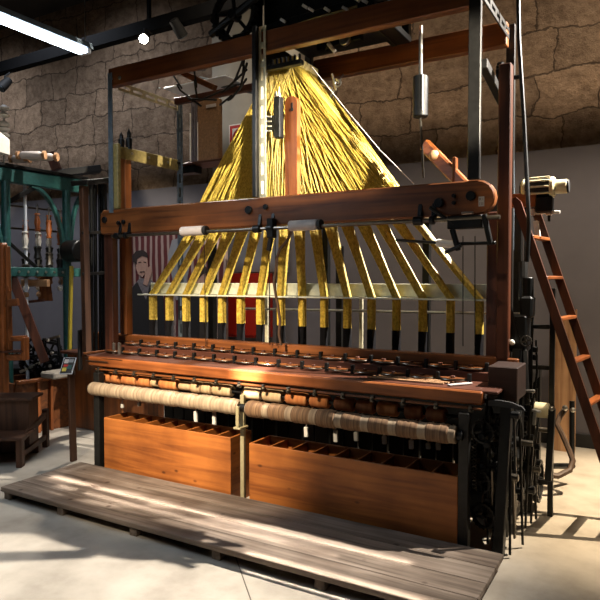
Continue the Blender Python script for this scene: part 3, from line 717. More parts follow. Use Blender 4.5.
# ------------------------------------------------------------------ cloth rollers
RY = 3.47
def roller(pa, pb, lab, mats, nb, seed):
    x0_, x1_ = PY(pa, 392, RY).x, PY(pb, 430, RY).x
    z_ = .5*(PY(170, 396.5, RY).z + PY(360, 421, RY).z) - .012
    r_ = thing('cloth_roller', ((x0_+x1_)/2, RY, z_-.07), lab, 'roller')
    MB().cyl((x0_, RY, z_), (x1_, RY, z_), .0505, 24, .004).build('roller_core', 'pale_cloth', r_); rc_ = LAST[0]
    MB().cyl((x0_-.035, RY, z_), (x0_+.001, RY, z_), .03, 16).build('axle_end', 'black', rc_)
    MB().cyl((x1_-.001, RY, z_), (x1_+.035, RY, z_), .03, 16).build('axle_end', 'black', rc_)
    rr = random.Random(seed); L_ = (x1_-x0_)/nb
    for i in range(nb):
        a = x0_+L_*i+.006; b = a+L_*(.74 if mats == 'brown_thread' else .9); n = 9
        q = rr.uniform(.053, .058)
        prof = [(0, .05), (.03, q-.002)]+[(k/n, q+rr.uniform(-.0022, .0022)) for k in range(1, n)]+[(.97, q-.002), (1, .05)]
        MB().lathe((a, RY, z_), (b, RY, z_), prof, 24).build('wound_ribbon', mats, r_)
    return r_
roller(92, 240.5, 'pale cloth roller with lumpy cream windings on the left half of the loom front', 'pale_cloth', 8, 3)
roller(248, 457, 'brown thread-wound cloth roller with pale bands on the right half of the loom front', 'brown_thread', 8, 5)
# ------------------------------------------------------------------ spools above the rollers
SY = 3.60
spans = [(103, 113, 'rust_card'), (114, 123, 'rust_card'), (124, 138, 'rust_card'), (139, 152, 'rust_card'), (152.5, 160, 'tan_card'), (161, 179, 'rust_card'), (180, 192.5, 'tan_card'), (193, 203, 'tan_card'), (203.5, 213.5, 'tan_card'), (214, 233, 'tan_card'), (244, 262, 'tan_card'), (264, 283.5, 'tan_card'), (287, 308.5, 'rust_card'), (311, 330, 'rust_card'), (335.5, 355.5, 'brown_card'), (357.5, 376, 'brown_card'), (378, 399, 'rust_card'), (405.5, 424.5, 'brown_card'), (427, 447, 'brown_card')]
zs = .5*(PY(270, 396, SY).z+PY(130, 379, SY).z)
for i, (a, b, mt) in enumerate(spans):
    x0_, x1_ = PY(a, 385, SY).x+.003, PY(b, 385, SY).x-.003
    r_ = .045 if i not in (4, 6) else .034
    col = {'rust_card': 'rust orange', 'tan_card': 'pale tan', 'brown_card': 'dark brown'}[mt]
    s = thing('ribbon_spool', ((x0_+x1_)/2, SY, zs-.045), '%s ribbon spool %s from the left in the row above the cloth rollers' % (col, ORD[i]), 'spool', 'ribbon spools above the rollers')
    MB().lathe((x0_, SY, zs), (x1_, SY, zs), [(0, .02), (.002, r_*.8), (.06, r_*.97), (.15, r_), (.85, r_), (.94, r_*.97), (.998, r_*.8), (1, .02)], 22).build('wound_ribbon', mt, s); wr_ = LAST[0]
    MB().cyl((x1_-.002, SY, zs), (x1_+.0025, SY, zs), .016, 12, .001).build('core_hole', 'rubber', wr_)
loompart(MB().tube([(xl, SY, zs), (xr, SY, zs)], .013, 10), 'spool_rod', 'black')
# ------------------------------------------------------------------ compartment crates
def crate(pa, pb, n, lab, ndiv):
    yf = 3.475 if pa > 200 else 3.47
    x0_, x1_ = PY(pa, 440, yf).x, PY(pb, 450, yf).x
    zt_ = PY(pa, 417.5 if pa < 200 else 443, yf).z; d = .26
    c = thing('compartment_crate', ((x0_+x1_)/2, yf+d/2, 0), lab, 'crate', 'wooden crates under the loom')
    t = .016
    MB().box((x0_, yf, 0), (x1_, yf+t, zt_), .003).build('front_board', 'pine_x', c)
    MB().box((x0_, yf+d-t, 0), (x1_, yf+d, zt_), .003).build('back_board', 'pine_x', c)
    for x in (x0_, x1_-t): MB().box((x, yf+t, 0), (x+t, yf+d-t, zt_), .003).build('end_board', 'pine_y', c)
    MB().box((x0_+t, yf+t, .0), (x1_-t, yf+d-t, .02), .002).build('bottom_board', 'pine_x', c)
    for k in range(1, ndiv):
        x = x0_+(x1_-x0_)*k/ndiv; MB().box((x-.006, yf+t, .02), (x+.006, yf+d-t, zt_-.004), .002).build('divider', 'pine_y', c)
crate(104, 230.5, 0, 'orange pine crate with open compartments under the left cloth roller', 9)
crate(249, 458, 0, 'knotty pine crate with open compartments under the right cloth roller', 9)
# hooks hanging in the gap over the crates
hk = [(122, 404, 408), (139, 402, 406), (195.5, 411, 423), (214, 412, 427), (237.5, 416, 428), (306, 427, 437), (335.5, 430, 442), (356, 432, 441), (384, 436, 444), (411, 440, 449), (428, 443, 449), (438, 443, 450)]
for i, (px, pa, pb) in enumerate(hk):
    a = PY(px, pa, 3.86); b = PY(px+.4, pb, 3.86)
    tg = thing('lifting_hook', b, 'white hook hanging in the dark gap over the crates, %s from the left' % ORD[i], 'hook', 'white hooks over the crates')
    MB().bar((a.x, a.y, a.z), (b.x, b.y, b.z), .022, .03, up=(1, 0, 0), bev=.004).build('hook_plate', 'white', tg)
    MB().tube([Vector((a.x, a.y, a.z)), Vector((a.x, 3.9, .65)), Vector((a.x, 4.09, .66))], .004, 6).build('hook_wire', 'steel', tg)
# ------------------------------------------------------------------ paper rolls on the rod
for (a, b, lab) in ((182, 207, 'white paper sleeve with a dark end on the rod, near the loom left side'), (290, 322, 'white paper sleeve with a dark end on the rod, at the loom middle')):
    x0_, x1_ = PY(a, 228, ry).x, PY(b, 226, ry).x
    p = thing('paper_sleeve', ((x0_+x1_)/2, ry, zr-.04), lab, 'sleeve', 'paper sleeves on the rod')
    MB().cyl((x0_, ry, zr+.01), (x1_-.03, ry, zr+.01), .037, 20, .003).build('paper_tube', 'paper', p)
    MB().cyl((x1_-.03, ry, zr+.01), (x1_, ry, zr+.01), .035, 20, .004).build('end_cap', 'rubber', p)
# ------------------------------------------------------------------ punched cards and their tray
ty_ = 4.75
tr = thing('card_tray', PY(212, 166, ty_), 'brown tray with dark clamp under the hanging punched cards', 'tray')
a, b = PY(181, 166, ty_), PY(262, 164, ty_)
MB().box((a.x, ty_-.12, a.z-.02), (b.x, ty_+.14, a.z), .004).build('tray_board', 'dark_x', tr)
MB().box((a.x-.0, ty_-.06, a.z-.09), (a.x+.22, ty_+.06, a.z-.02), .006).build('tray_bracket', 'black', tr)
MB().bar((a.x-.05, ty_, a.z-.012), (lx+.02, GB-.02, a.z-.012), .04, .02).build('tray_arm', 'iron', tr)
cd = thing('punch_card_stack', (PY(204, 164, ty_).x, ty_, a.z), 'brown stack of laced punched cards with pale edges standing on the tray', 'cards')
xa_, xb_ = PY(191, 130, ty_-.1).x, PY(218, 130, ty_-.1).x
ztop = PY(205, 100, ty_-.1).z
n = 22
MB().box((xa_+.08, ty_-.1, a.z), (xb_, ty_-.03, ztop), .004).build('card_block', 'card', cd)
for k in range(5): MB().box((xa_+.016*k, ty_-.1+.006*(k % 2), a.z), (xa_+.016*k+.012, ty_-.03, ztop-.02*(k % 3)), .001).build('loose_card', 'linen', cd)
MB().tube([(xa_-.006, ty_-.103, a.z+.01), (xa_-.004, ty_-.103, ztop-.1)], .007, 6).tube([(xa_+.085, ty_-.104, a.z+.01), (xa_+.085, ty_-.104, ztop-.2)], .005, 6).build('lacing_edge', 'white', cd)
MB().box((xb_-.14, ty_-.104, ztop-.08), (xb_-.02, ty_-.1, ztop-.05), .001).build('paper_label', 'paper', cd)
# white sheet and dark pipes above the cards
s1 = PY(177, 93, ty_+.1); s2 = PY(230, 88, ty_+.1)
tag(MB().box((s1.x, ty_-.1, s1.z-.015), (s2.x+.1, ty_+.25, s1.z+.0), .004).bar((s1.x+.02, GB-.0, s1.z-.02), (s1.x+.02, GB+.0, s1.z-.03), .02, .02).build('card_guide_plate', 'lampwhite'), 'white metal plate above the stack of punched cards', 'plate')
tag(MB().tube([PY(200, 80, 4.9), PY(262, 92, 4.9)], .035, 12).build('card_cylinder', 'bluesteel'), 'blue grey metal cylinder slung behind the gantry left of the cone', 'cylinder')
tag(MB().bar(PY(172, 68, 4.3), PY(215, 88, 4.3), .06, .05).build('swing_arm', 'beam_x'), 'short wooden arm sloping down behind the gantry beam over the white plate', 'arm')
# black cables
def cable(pts, lab, r=.009):
    ps = [PY(a, b, y) for a, b, y in pts]
    # smooth through the points
    out = []
    for i in range(len(ps)-1):
        p0 = ps[max(i-1, 0)]; p1 = ps[i]; p2 = ps[i+1]; p3 = ps[min(i+2, len(ps)-1)]
        for k in range(5):
            t = k/5; out.append(.5*((2*p1)+(p2-p0)*t+(2*p0-5*p1+4*p2-p3)*t*t+(3*p1-3*p2+p0-p3)*t**3))
    out.append(ps[-1])
    tag(MB().tube(out, r, 7).build('power_cable', 'rubber'), lab, 'cable')
cable([(246, 30, 4.0), (243, 62, 4.0), (236, 78, 4.1), (225, 90, 4.2), (208, 97, 4.3), (190, 99, 4.35), (180, 90, 4.4), (171, 72, 4.45)], 'long black cable drooping in a loop left of the cone')
cable([(243, 56, 4.05), (243, 72, 4.05), (240, 88, 4.1), (232, 98, 4.2), (220, 105, 4.3)], 'short black cable hanging below the gantry beam left of the cone')
cable([(192, 66, 4.2), (196, 82, 4.25), (197, 98, 4.3)], 'thin black cable dropping to the white plate')
# ------------------------------------------------------------------ sign, poster, cabinet on the wall
WF = WY-.05
WY_ = WY; WY = WY-.115
sg = PY(241, 137, WY)
sn = thing('fire_equipment_sign', (sg.x, WY-.02, sg.z-.19), 'square red sign with a white hose symbol on the stone wall', 'sign')
sw = .16
sg.y = WY
MB().box((sg.x-sw, WY-.035, sg.z-sw), (sg.x+sw, WY-.012, sg.z+sw), .002).build('sign_plate', 'white', sn)
MB().box((sg.x-sw+.016, WY-.038, sg.z-sw+.016), (sg.x+sw-.016, WY-.0352, sg.z+sw-.016), .001).build('red_field', 'red', sn)
MB().box((sg.x-sw+.055, WY-.041, sg.z-sw+.055), (sg.x+sw-.055, WY-.0382, sg.z+sw-.055), .001).build('white_field', 'white', sn)
MB().ring((sg.x, WY-.043, sg.z), (0, 1, 0), .075, .022, 24, 6, .004).cyl((sg.x, WY-.046, sg.z), (sg.x, WY-.0412, sg.z), .02, 14).bar((sg.x+.07, WY-.043, sg.z-.01), (sg.x+.07, WY-.043, sg.z-.12), .02, .003, up=(0, 1, 0), bev=.001).build('hose_symbol', 'red', sn)
WY = WY_
fc = thing('fire_hose_cabinet', (PY(240, 340, WF-.2).x, WF-.1, .9), 'red fire hose cabinet on the grey wall behind the yellow cords', 'cabinet')
a, b = PY(212, 273.5, WF-.2), PY(288, 340, WF-.2); b.x = PY(264, 300, WF-.2).x
MB().box((a.x, WF-.2, b.z), (b.x, WF, a.z), .008).build('cabinet_body', 'red', fc)
MB().box((a.x+.03, WF-.215, b.z+.03), (b.x-.03, WF-.2, a.z-.03), .006).build('cabinet_door', 'red', fc); cdr = LAST[0]
MB().box((b.x-.08, WF-.235, (a.z+b.z)/2-.05), (b.x-.06, WF-.215, (a.z+b.z)/2+.05), .003).build('handle', 'steel', cdr)
a, b = PY(236, 228, WF-.03), PY(288, 272, WF-.03)
tag(MB().box((a.x, WF-.03, b.z), (b.x, WF-.002, a.z), .003).build('notice_board', 'greypanel'), 'blank pale grey board on the wall above the red hose cabinet', 'board')
py_ = 5.9
a, b = PY(122, 200, py_), PY(226, 352, py_)
a.z = PY(170, 206, py_).z
po = thing('exhibition_panel', ((a.x+b.x)/2, py_+.03, 0), 'tall exhibition panel with red stripes and printed portraits behind the loom left side', 'panel')
MB().box((a.x, py_, .35), (b.x, py_+.05, a.z), .004).build('panel_board', 'stripes', po)
for x in (a.x+.1, b.x-.1): MB().box((x-.03, py_+.01, 0), (x+.03, py_+.045, .352), .004).build('panel_foot', 'iron', po)
def flat(pp, mat, name, dy=.0, par=po):
    MB().prism([PY(px, q, py_-.004-dy) for px, q in pp], (0, .003, 0)).build(name, mat, par)
# portrait of a seated person in a dark jacket, printed on the panel
flat([(131, 288), (140, 278), (150, 279), (160, 288), (166, 345), (128, 345)], 'linen', 'printed_shirt', .0)
flat([(131, 289), (137, 282), (146, 300), (150, 284), (156, 283), (163, 292), (166, 345), (131, 345)], 'jacket', 'printed_jacket', .004)
flat([(136, 262), (137, 256), (142, 254), (147, 257), (148, 266), (146, 273), (142, 277), (138, 274), (136, 268)], 'skin', 'printed_face', .008)
flat([(133, 262), (132, 256), (136, 251), (143, 250), (147, 253), (148, 258), (142, 256), (137, 259), (136.5, 264)], 'hair', 'printed_hair', .012)
flat([(147, 268), (150, 266), (152, 272), (147, 286), (143, 284)], 'skin', 'printed_hand', .008)
for q in (((138.5, 262), (141, 261.6)), ((143.3, 261.6), (146, 262)), ((140, 271.5), (144.5, 271.3))):
    (p1, p2) = q; flat([(p1[0], p1[1]), (p2[0], p2[1]), (p2[0], p2[1]+.9), (p1[0], p1[1]+.9)], 'hair', 'printed_feature', .012)
flat([(195, 275), (203, 271), (208, 280), (206, 291), (198, 292)], 'skin', 'printed_face', .008)
flat([(193, 276), (196, 268), (205, 266), (210, 272), (203, 274), (197, 280)], 'hair', 'printed_hair', .012)
flat([(180, 300), (195, 291), (208, 292), (216, 310), (216, 345), (178, 345)], 'jacket', 'printed_jacket', .004)
flat([(168, 255), (172, 240), (186, 236), (192, 250), (184, 300), (176, 300)], 'greypanel', 'printed_block', .0)
# ------------------------------------------------------------------ motor and pipes at the right
my = 4.4
mt = thing('electric_motor', PY(540, 208, my), 'cream finned electric motor on a bracket behind the ladder top', 'motor')
a, b = PY(527, 188.5, my), PY(555, 187.5, my); zm = (a.z+b.z)/2
MB().lathe((a.x-.045, my, zm), (b.x+.0, my, zm), [(0, .035), (.02, .05), (.16, .062), (.18, .066), (.95, .066), (1, .055)], 24).build('motor_body', 'iron', mt); mbod = LAST[0]  # dark core colour stands for the shaded gaps between the cream fins
MB().cyl((a.x-.035, my, zm), (a.x+.02, my, zm), .066, 24, .02).build('end_bell', 'cream', mt)
MB().cyl((b.x-.035, my, zm), (b.x+.002, my, zm), .07, 24, .01).build('end_bell', 'cream', mt)
for k in range(10):
    t = 2*PI*k/10; c = Vector((0, math.cos(t)*.066, math.sin(t)*.066)); MB().bar(Vector((a.x+.02, my, zm))+c, Vector((b.x-.03, my, zm))+c, .012, .02, up=c, bev=.002).build('cooling_fin', 'cream', mbod)
MB().cyl((b.x, my, zm), (b.x+.075, my, zm), .047, 20, .004).build('fan_cover', 'cream', mt); mbod = LAST[0]
MB().cyl((b.x+.075, my, zm), (b.x+.088, my, zm), .043, 20, .003).build('fan_grille', 'rubber', mbod)
MB().box((a.x+.06, my-.05, zm-.17), (b.x-.01, my+.05, zm-.06), .01).build('motor_mount', 'black', mt)
MB().bar(PY(508, 201, my), PY(537, 201, my), .1, .085).build('support_arm', 'orange_x', mt)
MB().tube([PY(530, 213, my), PY(560, 212, my)], .011, 10).build('tension_rod', 'white', mt)
for px in (532, 549): c = PY(px, 212.5, my); MB().box(c-Vector((.018, .02, .02)), c+Vector((.018, .02, .025)), .005).build('rod_clamp', 'white', mt)
c = PY(549, 217, my); MB().cyl(c-Z*.03, c+Z*.01, .009, 8).build('clamp_screw', 'black', mt)
MB().bar(PY(536, 221, my), PY(538.5, 240, my), .03, .05).build('limit_switch', 'white', mt)
tag(MB().tube([PY(517.5, -40, 4.3), PY(519, 40, 4.3), PY(524, 120, 4.3), PY(527.5, 190, 4.2), PY(529, 225, 4.15), PY(527, 262, 4.15)], .014, 10).build('conduit_pipe', 'black'), 'thin black conduit hanging down the right side to the motor', 'pipe')
tag(MB().tube([PY(512, 70, 4.6), PY(514, 190, 4.6), PY(513, 250, 4.6)], .006, 6).build('signal_wire', 'bluesteel'), 'thin grey wire beside the tall wooden upright at the right', 'wire')
# ------------------------------------------------------------------ ladder
LYf = 4.2
p1, p2 = PY(511, 199, LYf), PY(592, 440, LYf)
d = (p2-p1).normalized()
foot = p1 + d*((0.0-p1.z)/d.z); top = p1
ld = thing('wooden_ladder', (foot.x, LYf+.15, 0), 'brown wooden ladder leaning against the right end of the loom', 'ladder')
# rails rest on the floor: cut level at the bottom
nrm = Vector((-d.z, 0, d.x));  nrm = nrm if nrm.x > 0 else -nrm
wx = .062
for y, dx in ((LYf, 0), (LYf+.36, .05)):
    MB().prism([(foot.x+dx, y, 0), (foot.x+wx+dx, y, 0), (top.x+wx+dx, y, top.z-.02), (top.x+wx*.5+dx, y, top.z+.01), (top.x+dx, y, top.z)], (0, .03, 0)).build('rail', 'ladder_z', ld)
zz = PY(519, 237, LYf).z
dz = (zz-PY(583, 405, LYf).z)/4
while zz > .1:
    t = (top.z-zz)/(top.z-foot.z); x = top.x+(foot.x-top.x)*t+wx*.5
    MB().bar((x+.003, LYf+.025, zz), (x+.053, LYf+.365, zz), .05, .024, bev=.005).build('rung', 'orange_y', ld)
    zz -= dz
# ------------------------------------------------------------------ barrier stand at the right
sb_ = PZ(550, 516, 0)
st = thing('steel_stand', (sb_.x, sb_.y, 0), 'dark square-tube steel stand on the floor beside the ladder', 'stand')
ht = 1.6-(288-279.5)/616*4.12
MB().box((sb_.x-.017, sb_.y-.017, 0), (sb_.x+.017, sb_.y+.017, ht), .003).build('post', 'iron', st)
for py in (327, 368, 483):
    q = PY(550, py, sb_.y); q2 = PY(532, py, sb_.y); MB().bar((sb_.x-.017, sb_.y, q.z), (q2.x-.03, sb_.y, q.z), .025, .03).build('crossbar', 'iron', st)
q = PY(530, 483, sb_.y)
MB().box((q.x-.02, sb_.y-.015, 0), (q.x+.01, sb_.y+.015, ht), .003).build('post', 'iron', st)
# plywood board behind the ladder
yb_ = 6.15
a, b = PY(561, 322, yb_), PY(577, 310, yb_)
bd = thing('plywood_board', ((a.x+b.x)/2, yb_, 0), 'upright orange-brown plywood board behind the ladder', 'board')
MB().prism([(a.x-.1, yb_, 0), (b.x, yb_, 0), (b.x, yb_, b.z), (a.x-.1, yb_, PY(561, 330, yb_).z)], (0, .025, 0)).build('board_sheet', 'pale_z', bd)
MB().bar((b.x, yb_+.01, b.z+.004), (a.x-.1, yb_+.01, PY(561, 330, yb_).z+.004), .028, .012, bev=.002).build('top_edging', 'pale_x', bd)
# ------------------------------------------------------------------ fluorescent lamp
lz = 3.2
la = PZ(83, 53, lz); xd = la.x
fl = thing('fluorescent_lamp', (xd, la.y, lz), 'long white fluorescent tube lamp hanging at upper left', 'lamp')
y0_ = -.2; 
y0_ = la.y-2.4
MB().prism([(xd-.055, y0_, lz+.03), (xd+.055, y0_, lz+.03), (xd+.035, y0_, lz+.075), (xd-.035, y0_, lz+.075)], (0, 2.45, 0)).build('lamp_housing', 'bluesteel', fl)
for sx2 in (-.03, .03): MB().cyl((xd+sx2, y0_+.03, lz+.012), (xd+sx2, la.y+.0, lz+.012), .017, 12, .003).build('lamp_tube', 'tube_glow', fl)
MB().box((xd-.05, la.y+.0, lz-.006), (xd+.05, la.y+.03, lz+.03), .003).build('tube_socket', 'lampwhite', fl)
for y in (la.y+.02, y0_+.2): MB().tube([(xd, y, lz+.075), (xd, y, 5.75)], .004, 6).build('hanging_wire', 'steel', fl)
# ------------------------------------------------------------------ ceiling tracks and spotlights
ky = 5.2
a = PY(50, 55, ky)
struct(MB().box((-10.9, ky-.05, a.z-.075), (4.1, ky+.05, a.z+.075), .006).build('trim_2', 'trackblack'))
for x in (-8, -5, -2, 1): struct(MB().box((x-.02, ky-.02, a.z+.075), (x+.02, ky+.02, 5.75), .003).build('trim_%d' % (int(x)//3+6), 'trackblack'))
a2 = PY(30, 78, ky-.2)
def spotlight(c, aim, lab, lit=False):
    c = Vector(c); d = (Vector(aim)-c).normalized()
    s = thing('track_spotlight', c, lab, 'spotlight', 'track spotlights')
    MB().lathe(c-d*.1, c+d*.1, [(0, .03), (.05, .05), (.5, .06), (.98, .062), (1, .05)], 18).build('lamp_body', 'rubber', s)
    MB().cyl(c+d*.098, c+d*.106, .048, 18, .002).build('lens', 'bulb_glow' if lit else 'bluesteel', s)
    MB().tube([c, c+Vector((0, 0, .1)), Vector((c.x, ky, a.z-.075))], .012, 8).build('yoke', 'rubber', s)
    return s
gl = PY(144.5, 38, ky-.12)
spotlight(gl, CAM+Vector((-1.2, .3, -.4)), 'glaring lit spotlight below the black ceiling track', True)
g2 = PY(178, 28, ky-.05); spotlight(g2, (g2.x+.2, 6.4, 3), 'black unlit spotlight just right of the glaring one')
g3 = PY(5, 84, ky-.1); spotlight(g3, (g3.x, 3.2, 2), 'black spotlight at the far left under the track')
# ------------------------------------------------------------------ left: teal iron machine
d1, d2 = 6.5, 7.15
T1 = PD(5, 175, d1); T2 = PD(66, 184.5, d2)
T1.x -= .0
tm = thing('teal_twisting_machine', (T1.x, T1.y, 0), 'teal painted cast iron machine frame with arches at far left', 'machine')
dirn = Vector((T2.x-T1.x, T2.y-T1.y, 0)).normalized(); side = Vector((-dirn.y, dirn.x, 0))
zT = (T1.z+T2.z)/2
def tpt(s_, z_, o=0): return Vector((T1.x, T1.y, z_))+dirn*s_+side*o
Lt = (Vector((T2.x, T2.y, 0))-Vector((T1.x, T1.y, 0))).length
for s_ in (0, Lt, 2*Lt):
    if s_ < 1.4*Lt or True:
        if s_ > 1.5*Lt: continue
    MB().tube([tpt(s_, 0), tpt(s_, .05), tpt(s_, .1), tpt(s_, zT-.05)], [.1, .1, .052, .046], 16).build('column', 'teal', tm)
MB().bar(tpt(-.8, zT), tpt(Lt+.28, zT), .08, .15, bev=.01).build('top_beam', 'teal', tm)
MB().bar(tpt(-.8, zT+.1), tpt(Lt+.28, zT+.1), .12, .035, bev=.006).build('top_rail', 'black', tm)
def arch(s0_, s1_, z0_, z1_):
    n = 10; mb = MB()
    pts = [tpt(s0_+(s1_-s0_)*(1-math.cos(PI/2*k/n)), z0_+(z1_-z0_)*math.sin(PI/2*k/n)) for k in range(n+1)]
    for p_, q_ in zip(pts, pts[1:]): mb.bar(p_, q_+(q_-p_).normalized()*.012, .04, .055, up=side, bev=.006)
    return mb
zA = 1.6+(279-255)/616*7.0
arch(Lt-.045, Lt-.45, zA, zT-.08).build('arch', 'teal', tm)
arch(Lt+.045, Lt+.28, zA, zT-.08).build('arch', 'teal', tm)
arch(-.045, -.5, zA-.1, zT-.08).build('arch', 'teal', tm)
zL = 1.6+(279-271.5)/616*6.8
MB().bar(tpt(.0, zL), tpt(Lt+.25, zL), .06, .1, bev=.006).build('lower_beam', 'teal', tm)
for k in range(6): c = tpt(.12+.11*k, zL, -.031); MB().cyl(c, c-side*.015, .014, 8).build('bolt', 'steel', tm)
MB().bar(tpt(.04, zA+.55), tpt(.36, zT-.08), .03, .05, bev=.005).build('stay', 'black', tm)
MB().bar(tpt(.03, zA+.12), tpt(.42, zL), .025, .035, bev=.005).build('stay', 'black', tm)
MB().tube([tpt(.3, .02, .1), tpt(.3, zT-.05, .1)], .018, 8).build('rod', 'lampwhite', tm)
for z_, o_ in ((zA+.55, .3), (zA+.3, .3)): MB().tube([tpt(.1, z_, o_), tpt(Lt+.25, z_, o_)], .012, 8).build('rod', 'oil', tm)
c = PD(75, 251, 7.0); MB().cyl(c-side*.12, c+side*.12, .125, 20).build('drum', 'black', tm)
c = tpt(.75, .62, -.1)
# hanging spindles
for i in range(12):
    s_ = .3+.05*i+R.uniform(-.012, .012); o_ = .1+.07*(i % 3); zt_ = zA+.36+.07*((i*5) % 4)
    p = tpt(s_, zt_-.55, o_)
    sp_ = thing('hanging_spindle', tpt(s_, zt_-.85, o_), 'hanging spindle with brown and white bobbins in the teal machine, %s from the left' % ORD[i], 'spindle', 'spindles hanging in the teal machine')
    MB().tube([tpt(s_, zt_, o_), tpt(s_, zt_-.82, o_)], .009, 6).build('spindle_rod', 'steel', sp_)
    q = tpt(s_, zt_-.3, o_); MB().lathe(q, q+Z*.2, [(0, .03), (.08, .035), (.1, .02), (.5, .035), (.9, .02), (.92, .035), (1, .03)], 10).build('bobbin', 'white' if i % 4 == 0 else 'orange_z', sp_)
    q = tpt(s_, zt_-.62, o_); MB().lathe(q, q+Z*.16, [(0, .02), (.1, .045), (.5, .03), (.9, .045), (1, .02)], 10).build('weight', 'iron' if i % 2 else 'oil', sp_)
    q = tpt(s_, zt_-.8, o_); MB().ball(q, .035, 8).build('hook_end', 'white' if i % 4 == 1 else 'pale_z', sp_)
# wooden frame hanging in the machine
ht_ = thing('hanging_wooden_tool', PD(47, 300, 7.0), 'orange wooden bracket hanging below the teal beam', 'bracket')
MB().prism([PD(41, 276, 7), PD(53, 276, 7), PD(51, 285, 7), PD(53, 301, 7), PD(41, 301, 7), PD(43, 288, 7)], side*.06).build('bracket_plate', 'beam_z', ht_)
MB().bar(PD(18, 303, 7), PD(45, 300, 7), .04, .03).build('bracket_arm', 'dark_x', ht_)
MB().box(PD(30, 283, 7)-Vector((.14, .02, .04)), PD(30, 283, 7)+Vector((.32, .02, .04)), .004).build('bracket_bar', 'pale_x', ht_)
tag(MB().bar(PD(12, 276, 6.6), PD(45, 362, 6.7), .07, .09).build('diagonal_strut', 'dark_z'), 'brown diagonal wooden strut behind the black machine at left', 'strut')
tag(MB().bar(PD(71.5, 266, 6.95), PD(69.5, 356, 6.9), .035, .035, up=dirn).build('yellow_rod', 'yellowpaint'), 'slim yellow rod standing beside the teal column', 'rod')
# things on top of the machine
zb2 = zT+.156
for i, (px, py, L_, lab) in enumerate(((17, 158, .3, 'pale wooden bobbin lying on the teal machine, nearest the left edge'), (24, 156, .36, 'long pale wooden bobbin lying on the teal machine top'), (10, 164, .22, 'short pale wooden bobbin lying at the very left of the teal machine top'))):
    c = PD(px, py, 6.5+.1*i); c.z = zb2+.05
    t_ = thing('wooden_bobbin', c, lab, 'bobbin', 'bobbins on the teal machine')
    q = c+rv*L_
    MB().lathe(c, q, [(0, .045), (.08, .045), (.1, .025), (.9, .025), (.92, .045), (1, .045)], 14).build('bobbin_body', 'pale_x', t_)
    MB().lathe(c.lerp(q, .12), c.lerp(q, .88), [(0, .026), (.1, .04), (.9, .04), (1, .026)], 14).build('wound_thread', 'paper', t_)
tag(MB().bar(PD(50, 153, 7.4), PD(57, 170, 7.4), .08, .1).build('wooden_lever', 'dark_z'), 'dark wooden lever tilted on top of the teal machine', 'lever')
tag(MB().bar(PD(40, 176, 7.6), PD(100, 169, 7.9), .2, .08).build('black_roller_bar', 'rubber'), 'black bar lying across the teal machine and dark rack', 'bar')
wl = thing('white_lamp_box', PD(2, 172, 6.1), 'overexposed white box on the teal machine at the left edge', 'box')
c = PD(-6, 162, 6.1); c.z = zb2
MB().prism([c+Vector((-.2, -.1, 0)), c+Vector((.07, 0, 0)), c+Vector((.07, 0, .15)), c+Vector((-.06, -.05, .26)), c+Vector((-.2, -.1, .26))], (-.05, .16, 0)).build('box_body', 'white', wl)
tl = thing('thread_guide_tower', PD(4, 150, 6.4), 'white stacked ceramic thread guides at the far left edge', 'thread guide')
c = PD(4, 150, 6.5)
MB().tube([PD(4, 107, 6.5), PD(4, 165, 6.5)], .01, 8).build('guide_rod', 'steel', tl)
for py in (108, 115, 124, 129, 135):
    q = PD(4, py, 6.5); MB().lathe(q-Z*.03, q+Z*.03, [(0, .02), (.2, .05), (.5, .06), (.8, .035), (1, .02)], 12).build('ceramic_guide', 'white', tl)
# dark creel rack beside the loom
cr = thing('creel_rack', PD(93, 345, 6.3), 'dark rack of tall iron bars between teal machine and loom', 'rack')
mb = MB(); MB().bar(PD(79, 183, 6.0), PD(108, 180, 6.4), .2, .05).build('rack_top', 'iron', cr)
MB().bar(PD(83.5, 186, 6.1), PD(87, 352, 6.1), .06, .07, up=(0, 1, 0)).build('rack_post', 'stoolw_z', cr)
for px, w in ((91, .03), (95, .03), (99.5, .025), (104, .045)): MB().bar(PD(px, 184, 6.4), PD(px+1, 352, 6.4), w, w, up=(0, 1, 0)).build('rack_bar', 'black', cr)
for py in (233, 274): MB().bar(PD(82, py, 6.05), PD(104, py-1, 6.35), .02, .03).build('rack_crossbar', 'iron', cr)
MB().bar(PD(79, 350, 6.1), PD(81, 350, 6.1), .08, .4).build('rack_foot', 'iron', cr)
bn = thing('side_bench', (-5.2, 4.6, 0), 'orange-brown wooden cabinet bench at the left end of the loom', 'bench')
MB().box((-5.55, 4.48, .0), (-4.72, 5.1, .80), .01).build('bench_body', 'beam_z', bn)
MB().box((-5.6, 4.43, .80), (-4.65, 5.15, .83), .006).build('bench_top', 'dark_x', bn)
MB().box((-5.35, 4.62, .83), (-4.75, 4.68, 1.03), .006).build('back_rail', 'beam_x', bn)
# end board of the loom table at the left
loompart(MB().box((xa-.14, 3.6, zt-.0), (ca+.06, 4.0, zt+.018), .004), 'end_board', 'beam_y')
for px in (114.2, 119.5): loompart(MB().cyl(PY(px, 352, 3.75)-Z*.03, PY(px, 343, 3.75), .016, 10), 'white_peg', 'steel')
